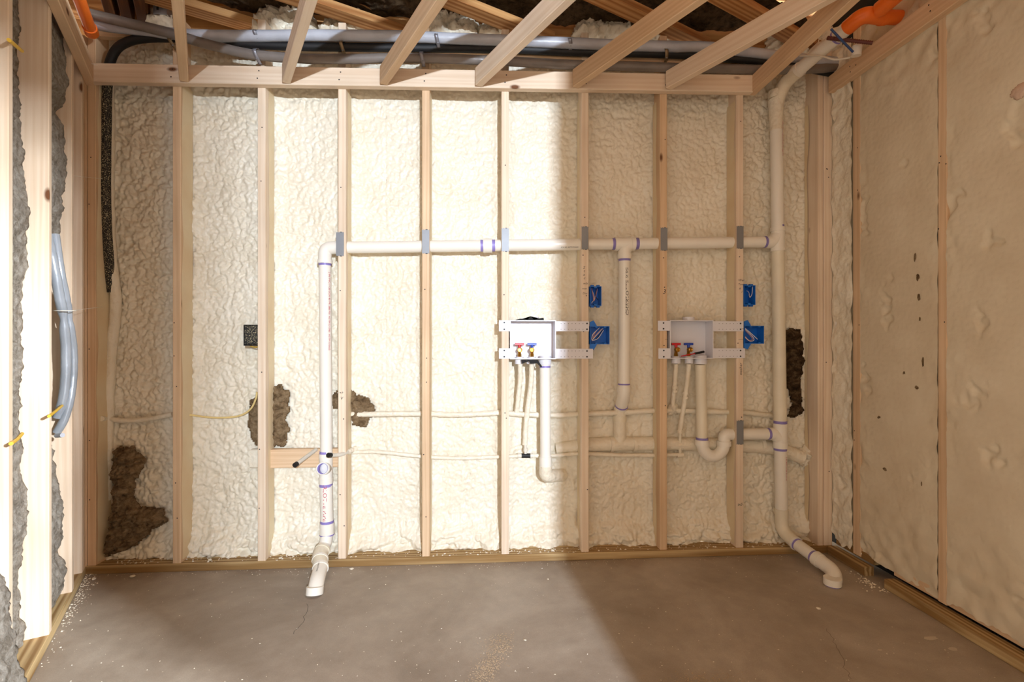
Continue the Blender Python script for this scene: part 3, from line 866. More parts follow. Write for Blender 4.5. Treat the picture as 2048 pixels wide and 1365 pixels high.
hub(DV, Py(654, 1057, YP), Zv, 0.056, R2 + 0.006); band(DV, Py(654, 1044, YP), Zv, 0.014, R2 + 0.0028); band(DV, Py(654, 1069, YP), Zv, 0.006, R2 + 0.0064)
q2 = Py(654, 1066, YP); q3 = Py(649, 1092, 0.02); q4 = Py(640, 1112, -0.05); q5 = Py(641, 1136, -0.13); q6 = Py(633, 1166, -0.235); q7 = Pz(629, 1194, -0.01)
tube('elbow', spline([q2, (q2 + q3) / 2 + Vector((0.003, 0, 0)), q3, q4], 6), R2 + 0.001, 'pvc', DV, 24)
e5 = tube('elbow', spline([q3 + (q4 - q3) * 0.4, q4, q5], 6), R2 + 0.005, 'pvc_foamed', DV, 24)
hub(e5, q3 + (q4 - q3) * 0.5, q4 - q3, 0.012, R2 + 0.008, mat='pvc_foamed'); hub(e5, q4 + (q5 - q4) * 0.35, q5 - q3, 0.012, R2 + 0.008)
e6 = tube('elbow', fillet([q4 + (q5 - q4) * 0.7, q5, q6, q7], [0.04, 0.09], 12), R2 + 0.003, 'pvc', DV, 24)
hub(e6, q5, q6 - q4, 0.016, R2 + 0.007); hub(e6, q7 + Vector((0, 0.004, 0.026)), Zv + Vector((0, 0.25, 0)), 0.032, R2 + 0.007)
tl = text_flat('lettering', 'CHARLOTTE PIPE', 0.009, q5 + (q6 - q5) * 0.1 + Vector((-0.006, -0.006, R2 + 0.006)), (q6 - q5).normalized(), Vector((1, 0, 0)), 'ink', e6)
e7p = r3 + (r3 - r2) * 0.35

# pipe leaving the top of the right stack towards the camera, joining the orange one
VP_ = empty('overhead_vent_pipe', S_top)
tag(VP_, 'white pipe turning from the right stack and running overhead towards an orange elbow', 'pipe')
tz = S_top.z + 0.13
k0 = Vector((S_top.x, YP, S_top.z - 0.01)); k1 = Py(1568, 166, 0.02); k3 = Py(1722, 32, -0.42); k2 = k1 + (k3 - k1) * 0.6
tube('elbow', fillet([k0, k1, k1 + (k2 - k1) * 0.35], 0.06), R2 + 0.006, 'pvc_foamed', VP_, 24, 0.05, seed=5)
hub(VP_, k0 + Zv * 0.05, Zv, 0.04, R2 + 0.009, mat='foam')
tube('pipe', [k1 + (k2 - k1) * 0.2, k3 - (k3 - k1).normalized() * 0.06], R2 + 0.002, 'pvc', VP_, 24)
hub(VP_, k1 + (k2 - k1) * 0.36, k2 - k1, 0.03, R2 + 0.006)
band(VP_, k1 + (k3 - k1) * 0.72, k3 - k1, 0.008, R2 + 0.0035)
OP = empty('orange_sprinkler_pipe', k3)
tag(OP, 'orange plastic pipe and elbow under the ceiling at the upper right', 'pipe')
od = (k3 - k1).normalized()
tube('elbow', fillet([k3 + Xv * 0.12, k3 + od * 0.01, k3 - od * 0.07 + od * 0.0], 0.05), 0.034, 'orange_pipe', OP, 24)
tube('pipe', [k3 + Xv * 0.08, Vector((XR + 0.05, k3.y, k3.z))], 0.030, 'orange_pipe', OP, 24)
tube('pipe', [k3 + Vector((0.05, 0, 0)), k3 + Vector((0.05, 0, 0)) + Vector((0.10, -0.9, 0.12))], 0.029, 'orange_pipe', OP, 24)
hub(OP, k3 + Vector((0.062, -0.11, 0.014)), Vector((0.10, -0.9, 0.12)), 0.14, 0.034, 'collar', 'orange_pipe'); hub(OP, k3 + Xv * 0.10, Xv, 0.012, 0.0355, 'collar', 'orange_pipe')
OL = empty('orange_sprinkler_pipe', Py(183, 66, -0.06))
tag(OL, 'orange plastic pipe end above the left wall rim', 'pipe')
o0 = Py(182, 62, -0.07)
tube('pipe', [o0, o0 + JD * 2.0], 0.024, 'orange_pipe', OL, 20)
hub(OL, o0 + JD * 0.01, JD, 0.05, 0.029, 'collar', 'orange_pipe')

# foam-covered drain behind the studs on the right
FD = empty('foam_covered_drain', Py(1240, 888, 0.12))
tag(FD, 'drain pipe sprayed over with foam, low behind the right-hand studs', 'pipe')
tube('pipe', spline([Py(1112, 899, 0.135), Py(1180, 890, 0.115), Py(1300, 888, 0.11), Py(1420, 890, 0.11), Py(1540, 896, 0.11), Py(1605, 915, 0.085)], 14), 0.037, 'foam', FD, 20, 0.10, seed=8, lscale=25)
tube('tee_branch', [Py(1240, 885, 0.11), Py(1239, 850, 0.11), Py(1240, 815, 0.10)], 0.034, 'foam', FD, 20, 0.07, seed=9)
for u in (1223, 1268, 1522):
    hub(FD, Py(u, 889, 0.11), Xv, 0.018, 0.041, 'collar', 'foam')
hub(FD, Py(1239, 838, 0.105), Zv, 0.03, 0.037, 'collar', 'pvc_foamed')
clump('foam_lump', [(1596, 900), (1612, 893), (1622, 910), (1618, 932), (1600, 930)], 0.10, 0.05, 'foam', FD, 0.005, 21, 0.6)

# standpipe of the left outlet box
SP = empty('standpipe', Py(1091, 735, YP))
tag(SP, 'white standpipe under the left outlet box, its foot buried in foam', 'pipe')
s0, s1 = Py(1090, 728, YP), Py(1091, 925, YP)
tube('pipe', [s0, s1], R2 - 0.002, 'pvc', SP, 24)
hub(SP, s1, Zv, 0.06, R2 + 0.002)
tube('elbow', fillet([s1 - Zv * 0.02, s1 - Zv * 0.075, Py(1125, 950, 0.13)], 0.05), R2 + 0.004, 'foam', SP, 20, 0.05, seed=4)
band(SP, Py(1090, 734, YP), Zv, 0.010, R2 - 0.0012)

# ---------------------------------------------------------------- water lines
def line(name, px, y, r, mat, label, cat='pipe', lump=0.16, seed=1, group=None, n=10, lscale=30):
    o = tube(name, spline([Py(p[0], p[1], p[2] if len(p) > 2 else y) for p in px], n), r, mat, None, 12, lump, seed=seed, lscale=lscale)
    return tag(o, label, cat, group)
G = 'foam-coated water tubes'
line('water_tube', [(203, 838, .03), (215, 838), (250, 842), (300, 838), (345, 829)], 0.085, 0.0125, 'foam', 'foam-coated water tube crossing the bay next to the left corner', seed=1)
line('water_tube', [(688, 829, .115), (745, 829), (850, 828), (900, 830), (950, 829), (1003, 826), (1040, 829), (1110, 831), (1160, 829), (1240, 826), (1310, 822), (1345, 822), (1420, 824), (1490, 826), (1545, 832, 0.105)], 0.088, 0.0142, 'foam', 'upper foam-coated water tube running level through the studs', seed=2)
wl2 = line('water_tube', [(700, 905), (760, 905), (850, 914), (920, 917), (1003, 914), (1052, 912), (1110, 912), (1160, 908), (1240, 911), (1315, 911), (1366, 910)], 0.085, 0.0108, 'foam', 'lower thin water tube running level through the studs', lump=0.08, seed=3)
w = Py(1052, 912, 0.085)
# risers to the boxes
line('water_riser', [(1040, 728, .03), (1040, 760, .05), (1036, 800, .07), (1033, 826, .085)], 0.06, 0.013, 'foam', 'left foam-coated riser under the left outlet box', seed=5)
rz = empty('water_riser', Py(1050, 905, .085)); tag(rz, 'right foam-coated riser under the left outlet box ending in a crimped black tee', 'pipe')
tube('tube', spline([Py(1063, 728, .03), Py(1062, 765, .05), Py(1055, 820, .07), Py(1051, 860, .08), Py(1050, 890, .085)], 8), 0.0135, 'foam', rz, 12, 0.15, seed=6, lscale=30)
tube('tube_end', [Py(1050, 880, .085), Py(1051, 908, .085)], 0.008, 'pex', rz, 12)
tube('tee_fitting', [Py(1043, 912, .085), Py(1062, 912, .085)], 0.0125, 'black', rz, 12)
for u in (1038, 1063): hub(rz, Py(u, 912, .085), Xv, 0.014, 0.0135, 'crimp_ring', 'pex')
hub(rz, Py(1051, 900, .085), Zv, 0.016, 0.012, 'crimp_ring', 'pex')
rz = empty('water_riser', Py(1346, 820, .085)); tag(rz, 'left foam-coated riser under the right outlet box with crimp rings', 'pipe')
tube('tube', spline([Py(1352, 728, .03), Py(1350, 760, .05), Py(1346, 800, .075), Py(1345, 820, .085)], 8), 0.012, 'foam', rz, 12, 0.10, seed=7, lscale=30)
for v in (775, 783): hub(rz, Py(1349, v, .058), Zv, 0.012, 0.0155, 'crimp_ring', 'foam')
clump('foam_lump', [(1336, 812), (1350, 808), (1360, 820), (1350, 830), (1338, 828)], 0.09, 0.03, 'foam', rz, 0.004, 22)
rz = empty('water_riser', Py(1360, 910, .085)); tag(rz, 'right foam-coated riser under the right outlet box reaching the lower tube', 'pipe')
tube('tube', spline([Py(1378, 728, .03), Py(1374, 765, .05), Py(1368, 810, .07), Py(1360, 860, .08)], 8), 0.0125, 'foam', rz, 12, 0.10, seed=8, lscale=30)
tube('tube_end', [Py(1360, 855, .08), Py(1360, 908, .085)], 0.008, 'pvc_foamed', rz, 12)
for v in (787, 796): hub(rz, Py(1371, v, .063), Zv, 0.012, 0.017, 'crimp_ring', 'foam')
hub(rz, Py(1360, 863, .08), Zv, 0.02, 0.017, 'crimp_ring', 'foam'); hub(rz, Py(1360, 911, .085), Xv, 0.036, 0.013, 'tee_fitting', 'foam')
# stub-outs with black caps
so = empty('tube_stub', Py(600, 925, -0.1)); tag(so, 'capped water tube stub poking out below left of the white stack', 'pipe')
a, c = Py(632, 900, 0.05), Py(590, 931, -0.13)
tube('tube', [a, c], 0.0095, 'pex', so, 14); tube('cap', [c + (a - c) * 0.08, c - (a - c).normalized() * 0.003], 0.0118, 'black', so, 14)
so = empty('tube_stub', Py(660, 910, -0.08)); tag(so, 'capped water tube stub bending across the front of the white stack', 'pipe')
pt = spline([Py(706, 900, 0.10), Py(698, 903, 0.06), Py(685, 909, -0.01), Py(668, 911, -0.055), Py(657, 911, -0.09)], 6)
tube('tube', pt, 0.0098, 'pex', so, 14); d = (pt[-1] - pt[-2]).normalized()
tube('cap', [pt[-1] - d * 0.018, pt[-1] + d * 0.003], 0.0118, 'black', so, 14)
tube('foam_lump', spline([Py(712, 898, 0.10), Py(702, 902, 0.07), Py(694, 905, 0.045)], 6), 0.014, 'foam', so, 12, 0.25, seed=14)
# cable to the blackened box
line('electrical_cable', [(368, 829, .06), (385, 831, .08), (430, 836, .095), (475, 833, .095), (500, 820, .08), (511, 800, .06), (514, 785, .05)], 0.08, 0.0048, 'cream_cable', 'yellow electrical cable curving towards the stud below the blackened box', 'cable', 0.02)

# ---------------------------------------------------------------- wool showing through the foam
wool_defs = [
    ([(235, 897), (262, 893), (290, 922), (282, 940), (268, 960), (268, 1000), (280, 1015), (320, 1020), (334, 1042), (300, 1065), (270, 1090), (240, 1105), (213, 1113), (212, 1085), (225, 1050), (231, 1000), (227, 930)], 0.075, 0.05, 'wool_brown', 'large torn brown mineral wool piece at the foot of the left bay'),
    ([(497, 812), (516, 790), (516, 892), (503, 880), (497, 850)], 0.11, 0.02, 'wool_brown', 'brown mineral wool patch left of the second stud below the cable'),
    ([(546, 775), (560, 769), (578, 785), (575, 820), (569, 840), (577, 860), (570, 892), (546, 893)], 0.105, 0.025, 'wool_brown', 'tall brown mineral wool patch right of the second stud'),
    ([(701, 781), (720, 795), (738, 795), (743, 812), (750, 818), (740, 838), (733, 850), (715, 853), (700, 842)], 0.112, 0.02, 'wool_brown', 'brown mineral wool patch around the tube right of the third stud'),
    ([(664, 795), (674, 783), (676, 815), (664, 818)], 0.11, 0.015, 'wool_brown', 'small brown mineral wool patch between the white stack and third stud'),
    ([(1573, 662), (1598, 658), (1606, 690), (1608, 730), (1600, 760), (1605, 828), (1578, 836), (1585, 800), (1570, 760)], 0.112, 0.022, 'wool_dark', 'dark brown mineral wool gap beside the right stack'),
]
for i, (poly, y, t, mt, lab) in enumerate(wool_defs):
    tag(clump('mineral_wool_piece', poly, y - 0.006, t, mt, None, 0.005, 120 + 7 * i, 0.6), lab, 'insulation', 'mineral wool on the back wall')

# ---------------------------------------------------------------- nail plates over the pipe holes
plates = [((672, 688, 464, 513), 'grey steel nail plate on the stud beside the elbow of the white stack'), ((844, 859, 459, 508), 'pale steel nail plate second along the level vent pipe'),
          ((1003, 1018, 456, 504), 'brightly lit steel nail plate over the vent pipe above the left outlet box'), ((1163, 1177, 453, 500), 'grey steel nail plate on the stud above the left blue boxes'),
          ((1321, 1335, 455, 502), 'dark steel nail plate right of the vent drop tee'), ((1473, 1487, 452, 498), 'steel nail plate on the last stud over the level vent pipe'),
          ((1473, 1487, 841, 890), 'steel nail plate low on the last stud beside the trap')]
for (u0, u1, v0, v1), lab in plates:
    a = Py(u0, v1, -0.0016); c = Py(u1, v0, -0.0016)
    W, Hh = c.x - a.x, c.z - a.z
    n = 4
    top = []
    for k in range(n):
        top += [(W * (k + .05) / n, Hh), (W * (k + .5) / n, Hh - 0.005), (W * (k + .95) / n, Hh)]
    botm = [(x, Hh - z if False else (0.0 if z == Hh else 0.005)) for x, z in top]
    out = botm + list(reversed(top))
    tag(prism('nail_plate', out, a, (1, 0, 0), (0, 0, 1), 0.0016, 'galv'), lab, 'plate', 'steel nail plates')

# ---------------------------------------------------------------- washing machine outlet boxes
def outlet_box(px, left_br, right_br, valves, sockets, drain, cap, label, first):
    u0, u1, v0, v1 = px
    yf = -0.006
    a, c = Py(u0, v1, yf), Py(u1, v0, yf)
    t = 0.004; dep = 0.085
    root = empty('outlet_box', ((a.x + c.x) / 2, yf, a.z)); tag(root, label, 'plumbing box', 'washing machine outlet boxes')
    lo, hi = (a.x, a.z), (c.x, c.z)
    B = []
    # a shell: front rim, four inner walls, back
    def P(x, y, z): return (x, y, z)
    x0, z0, x1, z1 = lo[0], lo[1], hi[0], hi[1]
    V = [P(x0, yf, z0), P(x1, yf, z0), P(x1, yf, z1), P(x0, yf, z1),
         P(x0 + t, yf, z0 + t), P(x1 - t, yf, z0 + t), P(x1 - t, yf, z1 - t), P(x0 + t, yf, z1 - t),
         P(x0 + t, yf + dep, z0 + t), P(x1 - t, yf + dep, z0 + t), P(x1 - t, yf + dep, z1 - t), P(x0 + t, yf + dep, z1 - t),
         P(x0, yf + dep + t, z0), P(x1, yf + dep + t, z0), P(x1, yf + dep + t, z1), P(x0, yf + dep + t, z1)]
    Fc = [(0, 1, 5, 4), (1, 2, 6, 5), (2, 3, 7, 6), (3, 0, 4, 7), (4, 5, 9, 8), (5, 6, 10, 9), (6, 7, 11, 10), (7, 4, 8, 11), (8, 9, 10, 11),
          (0, 12, 13, 1), (1, 13, 14, 2), (2, 14, 15, 3), (3, 15, 12, 0), (12, 15, 14, 13)]
    mesh('housing', V, Fc, 'white_plastic', root)
    for (bu0, bu1, bv0, bv1) in left_br + right_br:
        q, s = Py(bu0, bv1, -0.004), Py(bu1, bv0, -0.004)
        br = boxm('mounting_flange', (q.x, -0.004, q.z), (s.x, -0.0008, s.z), 'white_plastic', root)
        lefty = bu0 < u0
        n = 2 if lefty else 9
        big = (bu0 + bu1) / 2 - 1 if lefty else (1174 if first else 1481)
        for vv in (bv0 + 4.5, bv1 - 4):
            disc('screw', Py(big, vv, -0.0045), (0, -1, 0), 0.0042, 'black', br, 0.0012, 10)
            if not lefty:
                hs = []
                for k in range(7): hs.append(Py(bu0 + 11 + k * 7.3, vv, -0.0041))
                nails(hs, br, 0.0017)
    zb = z0 + t
    for (u, hm, face) in valves:
        p = Py(u, 705, yf + 0.045); p.z = zb
        va = tube('valve', [p, p + Zv * 0.006, p + Zv * 0.0065, p + Zv * 0.022, p + Zv * 0.0225, p + Zv * 0.050], lambda s: 0.014 if s < 0.0062 else (0.0105 if s < 0.0222 else 0.0085), 'brass', root, 16)
        tube('collar', [p, p + Zv * 0.007], 0.021, 'white_plastic', va, 18)
        ct = p + Zv * 0.043
        fd = Vector((face, -1, 0)).normalized()
        tube('outlet', [ct, ct + fd * 0.012, ct + fd * 0.020], 0.0125, 'brass', va, 18, hollow=0.3)
        disc('port', ct + fd * 0.008, fd, 0.0088, 'brass', va, 0.002, 16)
        tp = p + Zv * 0.052
        tube('stem', [tp, tp + Zv * 0.017], 0.0075, hm, va, 14)
        hx = tp + Zv * 0.020
        lumber('handle', hx - Xv * 0.024, hx + Xv * 0.024, (0, 0, 1), 0.013, 0.012, hm, va, 0.002)
    for (u, w_) in sockets:
        p = Py(u, v1 + 1, 0.035)
        p.z = z0
        tube('supply_socket', [p + Zv * 0.003, p - Zv * 0.026], w_, 'white_plastic', root, 20)
    p = Py(drain, v1 + 1, YP); p.z = z0
    tube('drain_socket', [p + Zv * 0.003, p - Zv * 0.030], R2 + 0.003, 'white_plastic', root, 24)
    p2 = p + Zv * 0.006
    tube('drain_plug', [Vector((p.x, YP - 0.005, zb)), Vector((p.x, YP - 0.005, zb + 0.012))], 0.030, 'white_plastic', root, 24)
    p = Py(cap, v0 - 3, 0.04); p.z = z1
    tube('knockout_cap', [p - Zv * 0.002, p + Zv * 0.018], 0.031, 'white_plastic', root, 24)
    return root, (x0, x1, z0, z1, yf, dep)
ob1, g1 = outlet_box((1020, 1112, 641, 719), [(998, 1021, 641, 663), (998, 1021, 697, 718)], [(1111, 1178, 643, 663), (1111, 1186, 698, 718)],
                     [(1039, 'red_handle', 0.05), (1064, 'blue_handle', -0.1)], [(1038, 0.022), (1061, 0.022)], 1090, 1066, 'white plastic outlet box with red and blue valves and torn black tape', True)
ob2, g2 = outlet_box((1340, 1427, 641, 718), [(1316, 1340, 642, 662), (1317, 1340, 697, 718)], [(1427, 1487, 643, 663), (1427, 1490, 697, 717)],
                     [(1352, 'red_handle', 0.25), (1377, 'blue_handle', 0.35)], [(1352, 0.024), (1378, 0.022)], 1401, 1377, 'white plastic outlet box holding a red and black tool beside its valves', False)
def tape(px, y, lab):
    a = Py(px[0][0], px[0][1], y)
    pts = [(Py(u, v, y).x - a.x, Py(u, v, y).z - a.z) for u, v in px]
    o = prism('tape_scrap', pts, a, (1, 0, 0), (0, 0, 1), 0.003, 'black_tape')
    return tag(o, lab, 'tape', 'torn black tape')
tape([(1042, 720), (1075, 720), (1084, 733), (1082, 736), (1074, 727), (1060, 728), (1058, 723), (1044, 728)], -0.004, 'torn black tape under the left outlet box')
tape([(1031, 640), (1040, 638), (1047, 638), (1055, 640), (1061, 633), (1068, 640), (1078, 637), (1087, 636), (1088, 642), (1031, 642)], 0.012, 'torn black tape on top of the left outlet box')
sd = empty('screwdriver', Py(1385, 708, 0.03)); tag(sd, 'red tool with black grip lying in the right outlet box', 'tool')
a, c = Py(1362, 713, 0.015), Py(1408, 704, 0.03)
lumber('shaft', a, a + (c - a) * 0.66, (0, 0, 1), 0.006, 0.006, 'red_handle', sd); tube('grip', [a + (c - a) * 0.6, a + (c - a) * 0.8, c], 0.006, 'black', sd, 12)

# ---------------------------------------------------------------- electrical boxes
def ebox(px, mat, label, ears, wires, y0=-0.004, dep=0.065, group='blue electrical boxes'):
    u0, u1, v0, v1 = px
    a, c = Py(u0, v1, y0), Py(u1, v0, y0)
    root = empty('electrical_box', ((a.x + c.x) / 2, y0, a.z)); tag(root, label, 'electrical box', group)
    t = 0.0025
    x0, z0, x1, z1 = a.x, a.z, c.x, c.z
    P = lambda x, y, z: (x, y, z)
    V = [P(x0, y0, z0), P(x1, y0, z0), P(x1, y0, z1), P(x0, y0, z1), P(x0 + t, y0, z0 + t), P(x1 - t, y0, z0 + t), P(x1 - t, y0, z1 - t), P(x0 + t, y0, z1 - t),
         P(x0 + t, y0 + dep, z0 + t), P(x1 - t, y0 + dep, z0 + t), P(x1 - t, y0 + dep, z1 - t), P(x0 + t, y0 + dep, z1 - t),
         P(x0, y0 + dep + t, z0), P(x1, y0 + dep + t, z0), P(x1, y0 + dep + t, z1), P(x0, y0 + dep + t, z1)]
    Fc = [(0, 1, 5, 4), (1, 2, 6, 5), (2, 3, 7, 6), (3, 0, 4, 7), (4, 5, 9, 8), (5, 6, 10, 9), (6, 7, 11, 10), (7, 4, 8, 11), (8, 9, 10, 11),
          (0, 12, 13, 1), (1, 13, 14, 2), (2, 14, 15, 3), (3, 15, 12, 0), (12, 15, 14, 13)]
    mesh('housing', V, Fc, mat, root)
    w = x1 - x0
    if ears == 'tab':
        for z, s in ((z0, -1), (z1, 1)):
            for f in (0.12, 0.62):
                boxm('nail_tab', (x0 + w * f, y0 + 0.012, min(z, z + s * 0.008)), (x0 + w * (f + 0.28), y0 + 0.03, max(z, z + s * 0.008)), mat, root)
            boxm('screw_boss', (x0 + w * 0.36, y0 + 0.001, z - s * 0.010 if s > 0 else z), (x0 + w * 0.6, y0 + 0.03, z if s > 0 else z + 0.010), mat, root)
    elif ears == 'wing':
        for z, s in ((z1, 1), (z0, -1)):
            pts = [(0, 0), (0, s * 0.022), (0.020, s * 0.030), (0.036, s * 0.004), (0.036, 0)]
            if s < 0: pts = pts[::-1]
            er = prism('nail_wing', pts, (x0, y0 + 0.012, z), (1, 0, 0), (0, 0, 1), 0.008, mat, root)
            for f in (0.28, 0.72):
                boxm('screw_boss', (x0 + w * f, y0 + 0.001, z - 0.008 if s > 0 else z), (x0 + w * (f + 0.12), y0 + 0.03, z if s > 0 else z + 0.008), mat, root)
    for (pts, wm, r) in wires:
        tube('wire', spline([Py(u, v, y) for u, v, y in pts], 6), r, wm, root, 8)
    return root
ebox((1180, 1203, 573, 612), 'blue_plastic', 'small blue electrical box above the left pair beside handwriting on the stud', 'tab',
     [([(1183, 577, .03), (1186, 590, .02), (1188, 602, .02), (1192, 590, .03), (1195, 578, .03)], 'pink_wire', 0.0018), ([(1184, 580, .04), (1189, 596, .025), (1183, 607, .02)], 'white_wire', 0.0015), ([(1193, 577, .03), (1191, 592, .03), (1196, 600, .035)], 'black', 0.0018)])
ebox((1180, 1219, 653, 689), 'blue_plastic', 'wide blue electrical box touching the flanges of the left outlet box', 'wing',
     [([(1206, 657, .03), (1192, 672, .015), (1184, 680, .01), (1186, 669, .012), (1199, 656, .03)], 'white_wire', 0.0019), ([(1203, 658, .035), (1190, 672, .02), (1186, 677, .02), (1189, 668, .02), (1196, 658, .03)], 'pink_wire', 0.0017),
      ([(1207, 661, .035), (1196, 677, .02), (1184, 682, .012)], 'white_wire', 0.0018), ([(1205, 660, .04), (1192, 679, .025), (1183, 679, .02)], 'black', 0.0018)])
ebox((1488, 1511, 571, 610), 'blue_plastic', 'small blue electrical box on the last stud under handwriting', 'tab',
     [([(1505, 574, .02), (1504, 588, .015), (1500, 595, .012), (1498, 590, .03)], 'white_wire', 0.0019), ([(1493, 582, .03), (1497, 584, .025), (1499, 590, .02)], 'white_wire', 0.0011)])
ebox((1489, 1528, 652, 688), 'blue_plastic', 'wide blue electrical box touching the flanges of the right outlet box', 'wing',
     [([(1490, 657, .015), (1503, 668, .012), (1515, 679, .01)], 'white_wire', 0.0019), ([(1490, 659, .02), (1503, 671, .018), (1508, 680, .015), (1500, 683, .015), (1490, 675, .02)], 'white_wire', 0.0019),
      ([(1490, 661, .025), (1500, 671, .02), (1505, 679, .02), (1498, 681, .02), (1490, 673, .02)], 'pink_wire', 0.0017)])
bb = ebox((487, 520, 650, 692), 'black_tape', 'blackened electrical box on the left side of the second stud', 'none', [], 0.012, 0.05, None)
a, c = Py(490, 690, 0.02), Py(517, 652, 0.02)
boxm('paper_plug', (a.x, 0.016, a.z), (c.x, 0.022, c.z), 'speckled_black', bb)
tube('wire', spline([Py(500, 692, .03), Py(510, 695, .03), Py(519, 693, .02)], 5), 0.0025, 'yellow_cable', bb, 8)

# ================================================================== HOSES ALONG THE TOP
def hose(name, px, r, mat, label, cat='hose', lump=0.05, seed=1, n=8, lscale=12):
    o = tube(name, spline([Py(u, v, y) for u, v, y in px], n), r, mat, None, 16, lump, seed=seed, lscale=lscale)
    return tag(o, label, cat)
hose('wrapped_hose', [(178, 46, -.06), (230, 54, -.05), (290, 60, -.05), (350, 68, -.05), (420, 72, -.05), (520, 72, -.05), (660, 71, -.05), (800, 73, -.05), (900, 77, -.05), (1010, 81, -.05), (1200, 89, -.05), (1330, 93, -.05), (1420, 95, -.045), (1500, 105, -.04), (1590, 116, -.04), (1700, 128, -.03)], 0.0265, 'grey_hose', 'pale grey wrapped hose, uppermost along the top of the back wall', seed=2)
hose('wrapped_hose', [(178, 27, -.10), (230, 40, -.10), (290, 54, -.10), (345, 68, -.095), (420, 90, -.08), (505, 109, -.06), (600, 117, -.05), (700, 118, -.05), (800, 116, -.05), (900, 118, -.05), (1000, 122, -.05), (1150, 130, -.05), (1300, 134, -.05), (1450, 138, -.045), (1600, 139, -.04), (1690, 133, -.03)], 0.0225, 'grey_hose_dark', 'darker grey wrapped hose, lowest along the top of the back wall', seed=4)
hose('black_insulated_hose', [(215, 158, .045), (219, 128, .03), (232, 100, .01), (255, 84, -.01), (290, 77, -.02), (340, 76, -.025), (420, 82, -.02), (500, 89, -.02), (600, 93, -.02), (800, 96, -.02), (1000, 98, -.02), (1150, 104, -.02), (1330, 108, -.02), (1450, 116, -.02), (1550, 126, -.02), (1670, 147, -.01)], 0.0205, 'speckled_black' if False else 'black', 'black foam-insulated hose between the two grey hoses', seed=6, lump=0.02)
bl = hose('black_insulated_hose', [(215, 168, .04), (214, 200, .045), (213, 260, .05), (212, 330, .05), (212, 400, .05), (214, 460, .055), (219, 530, .065), (224, 585, .085)], 0.021, 'speckled_black', 'black hose dusted with foam running down beside the left corner stud', seed=7, lump=0.03)
line('foam_bead', [(217, 168, .085), (219, 260, .08), (218, 360, .08), (219, 460, .08), (224, 540, .08), (232, 600, .09), (226, 680, .095), (219, 760, .09), (217, 860, .095), (214, 1000, .095)], 0.05, 0.024, 'foam', 'bead of cream foam along the left corner stud', 'foam', 0.16, 15, None, 12, 9)
# clamps
def clamp(u, v0, v1, y, mat, label):
    a, c = Py(u, v0, y), Py(u + 3, v1, y)
    root = empty('hose_clamp', c); tag(root, label, 'clamp', 'hose clamps')
    h = a.z - c.z
    pts = [Vector((a.x, y + 0.05, a.z)), Vector((a.x, y + 0.01, a.z + 0.004)), Vector((a.x, y - 0.024, a.z - h * 0.25)), Vector((a.x + 0.002, y - 0.028, a.z - h * 0.5)), Vector((c.x, y - 0.008, c.z + h * 0.18)), Vector((c.x + 0.002, y + 0.02, c.z))]
    sp_ = spline(pts, 5)
    V, Fc = [], []
    w = 0.0085
    for p in sp_: V += [p - Xv * w, p + Xv * w]
    k = len(V)
    for p in sp_: V += [p - Xv * w + Vector((0, 0.002, 0)), p + Xv * w + Vector((0, 0.002, 0))]
    for i in range(len(sp_) - 1):
        q = 2 * i
        Fc += [(q, q + 1, q + 3, q + 2), (k + q, k + q + 2, k + q + 3, k + q + 1), (q, q + 2, k + q + 2, k + q), (q + 1, k + q + 1, k + q + 3, q + 3)]
    mesh('strap', V, Fc, mat, root, True)
    disc('screw', sp_[-6] + Vector((0, -0.001, 0)), (0, -1, 0), 0.004, 'galv', root)
for u, v0, v1, y, lab in ((345, 76, 96, -.045, 'brass-coloured clamp on the black hose near the left end'), (513, 60, 82, -.055, 'steel clamp on the pale hose above the second stud'), (513, 97, 124, -.06, 'steel clamp on the darker hose above the second stud'),
                     (684, 82, 107, -.045, 'brass-coloured clamp on the black hose above the third stud'), (843, 103, 129, -.055, 'steel clamp on the darker hose above the fourth stud'), (873, 67, 92, -.055, 'steel clamp on the pale hose between the third and fourth joist ends'),
                     (1138, 77, 97, -.055, 'grey clamp on the pale hose left of the sixth stud'), (1329, 97, 122, -.045, 'brass-coloured clamp on the black hose above the seventh stud')):
    clamp(u, v0, v1, y, 'brown_clamp' if 'brass' in lab else 'dark_clamp', lab)
# bracket at the upper left
br = empty('steel_hanger', Py(318, 30, -0.02)); tag(br, 'galvanised steel joist hanger set in foam at the upper left', 'bracket')
a, c = Py(308, 29, -0.02), Py(334, 29, -0.02)
boxm('plate', (a.x, -0.024, a.z), (c.x, -0.02, a.z + 0.25), 'steel', br)
for k in range(3): boxm('slot', (a.x + 0.014 + 0.018 * (k % 2), -0.0252, a.z + 0.02 + k * 0.022), (a.x + 0.024 + 0.018 * (k % 2), -0.0238, a.z + 0.036 + k * 0.022), 'void', br)
for s in (a.x, c.x): boxm('flange', (s - 0.002, -0.024, a.z), (s + 0.002, 0.05, a.z + 0.25), 'steel', br)
clump('foam_lump', [(288, 62), (296, 36), (310, 28), (338, 30), (350, 55), (340, 64)], 0.01, 0.03, 'foam', br, 0.006, 140)
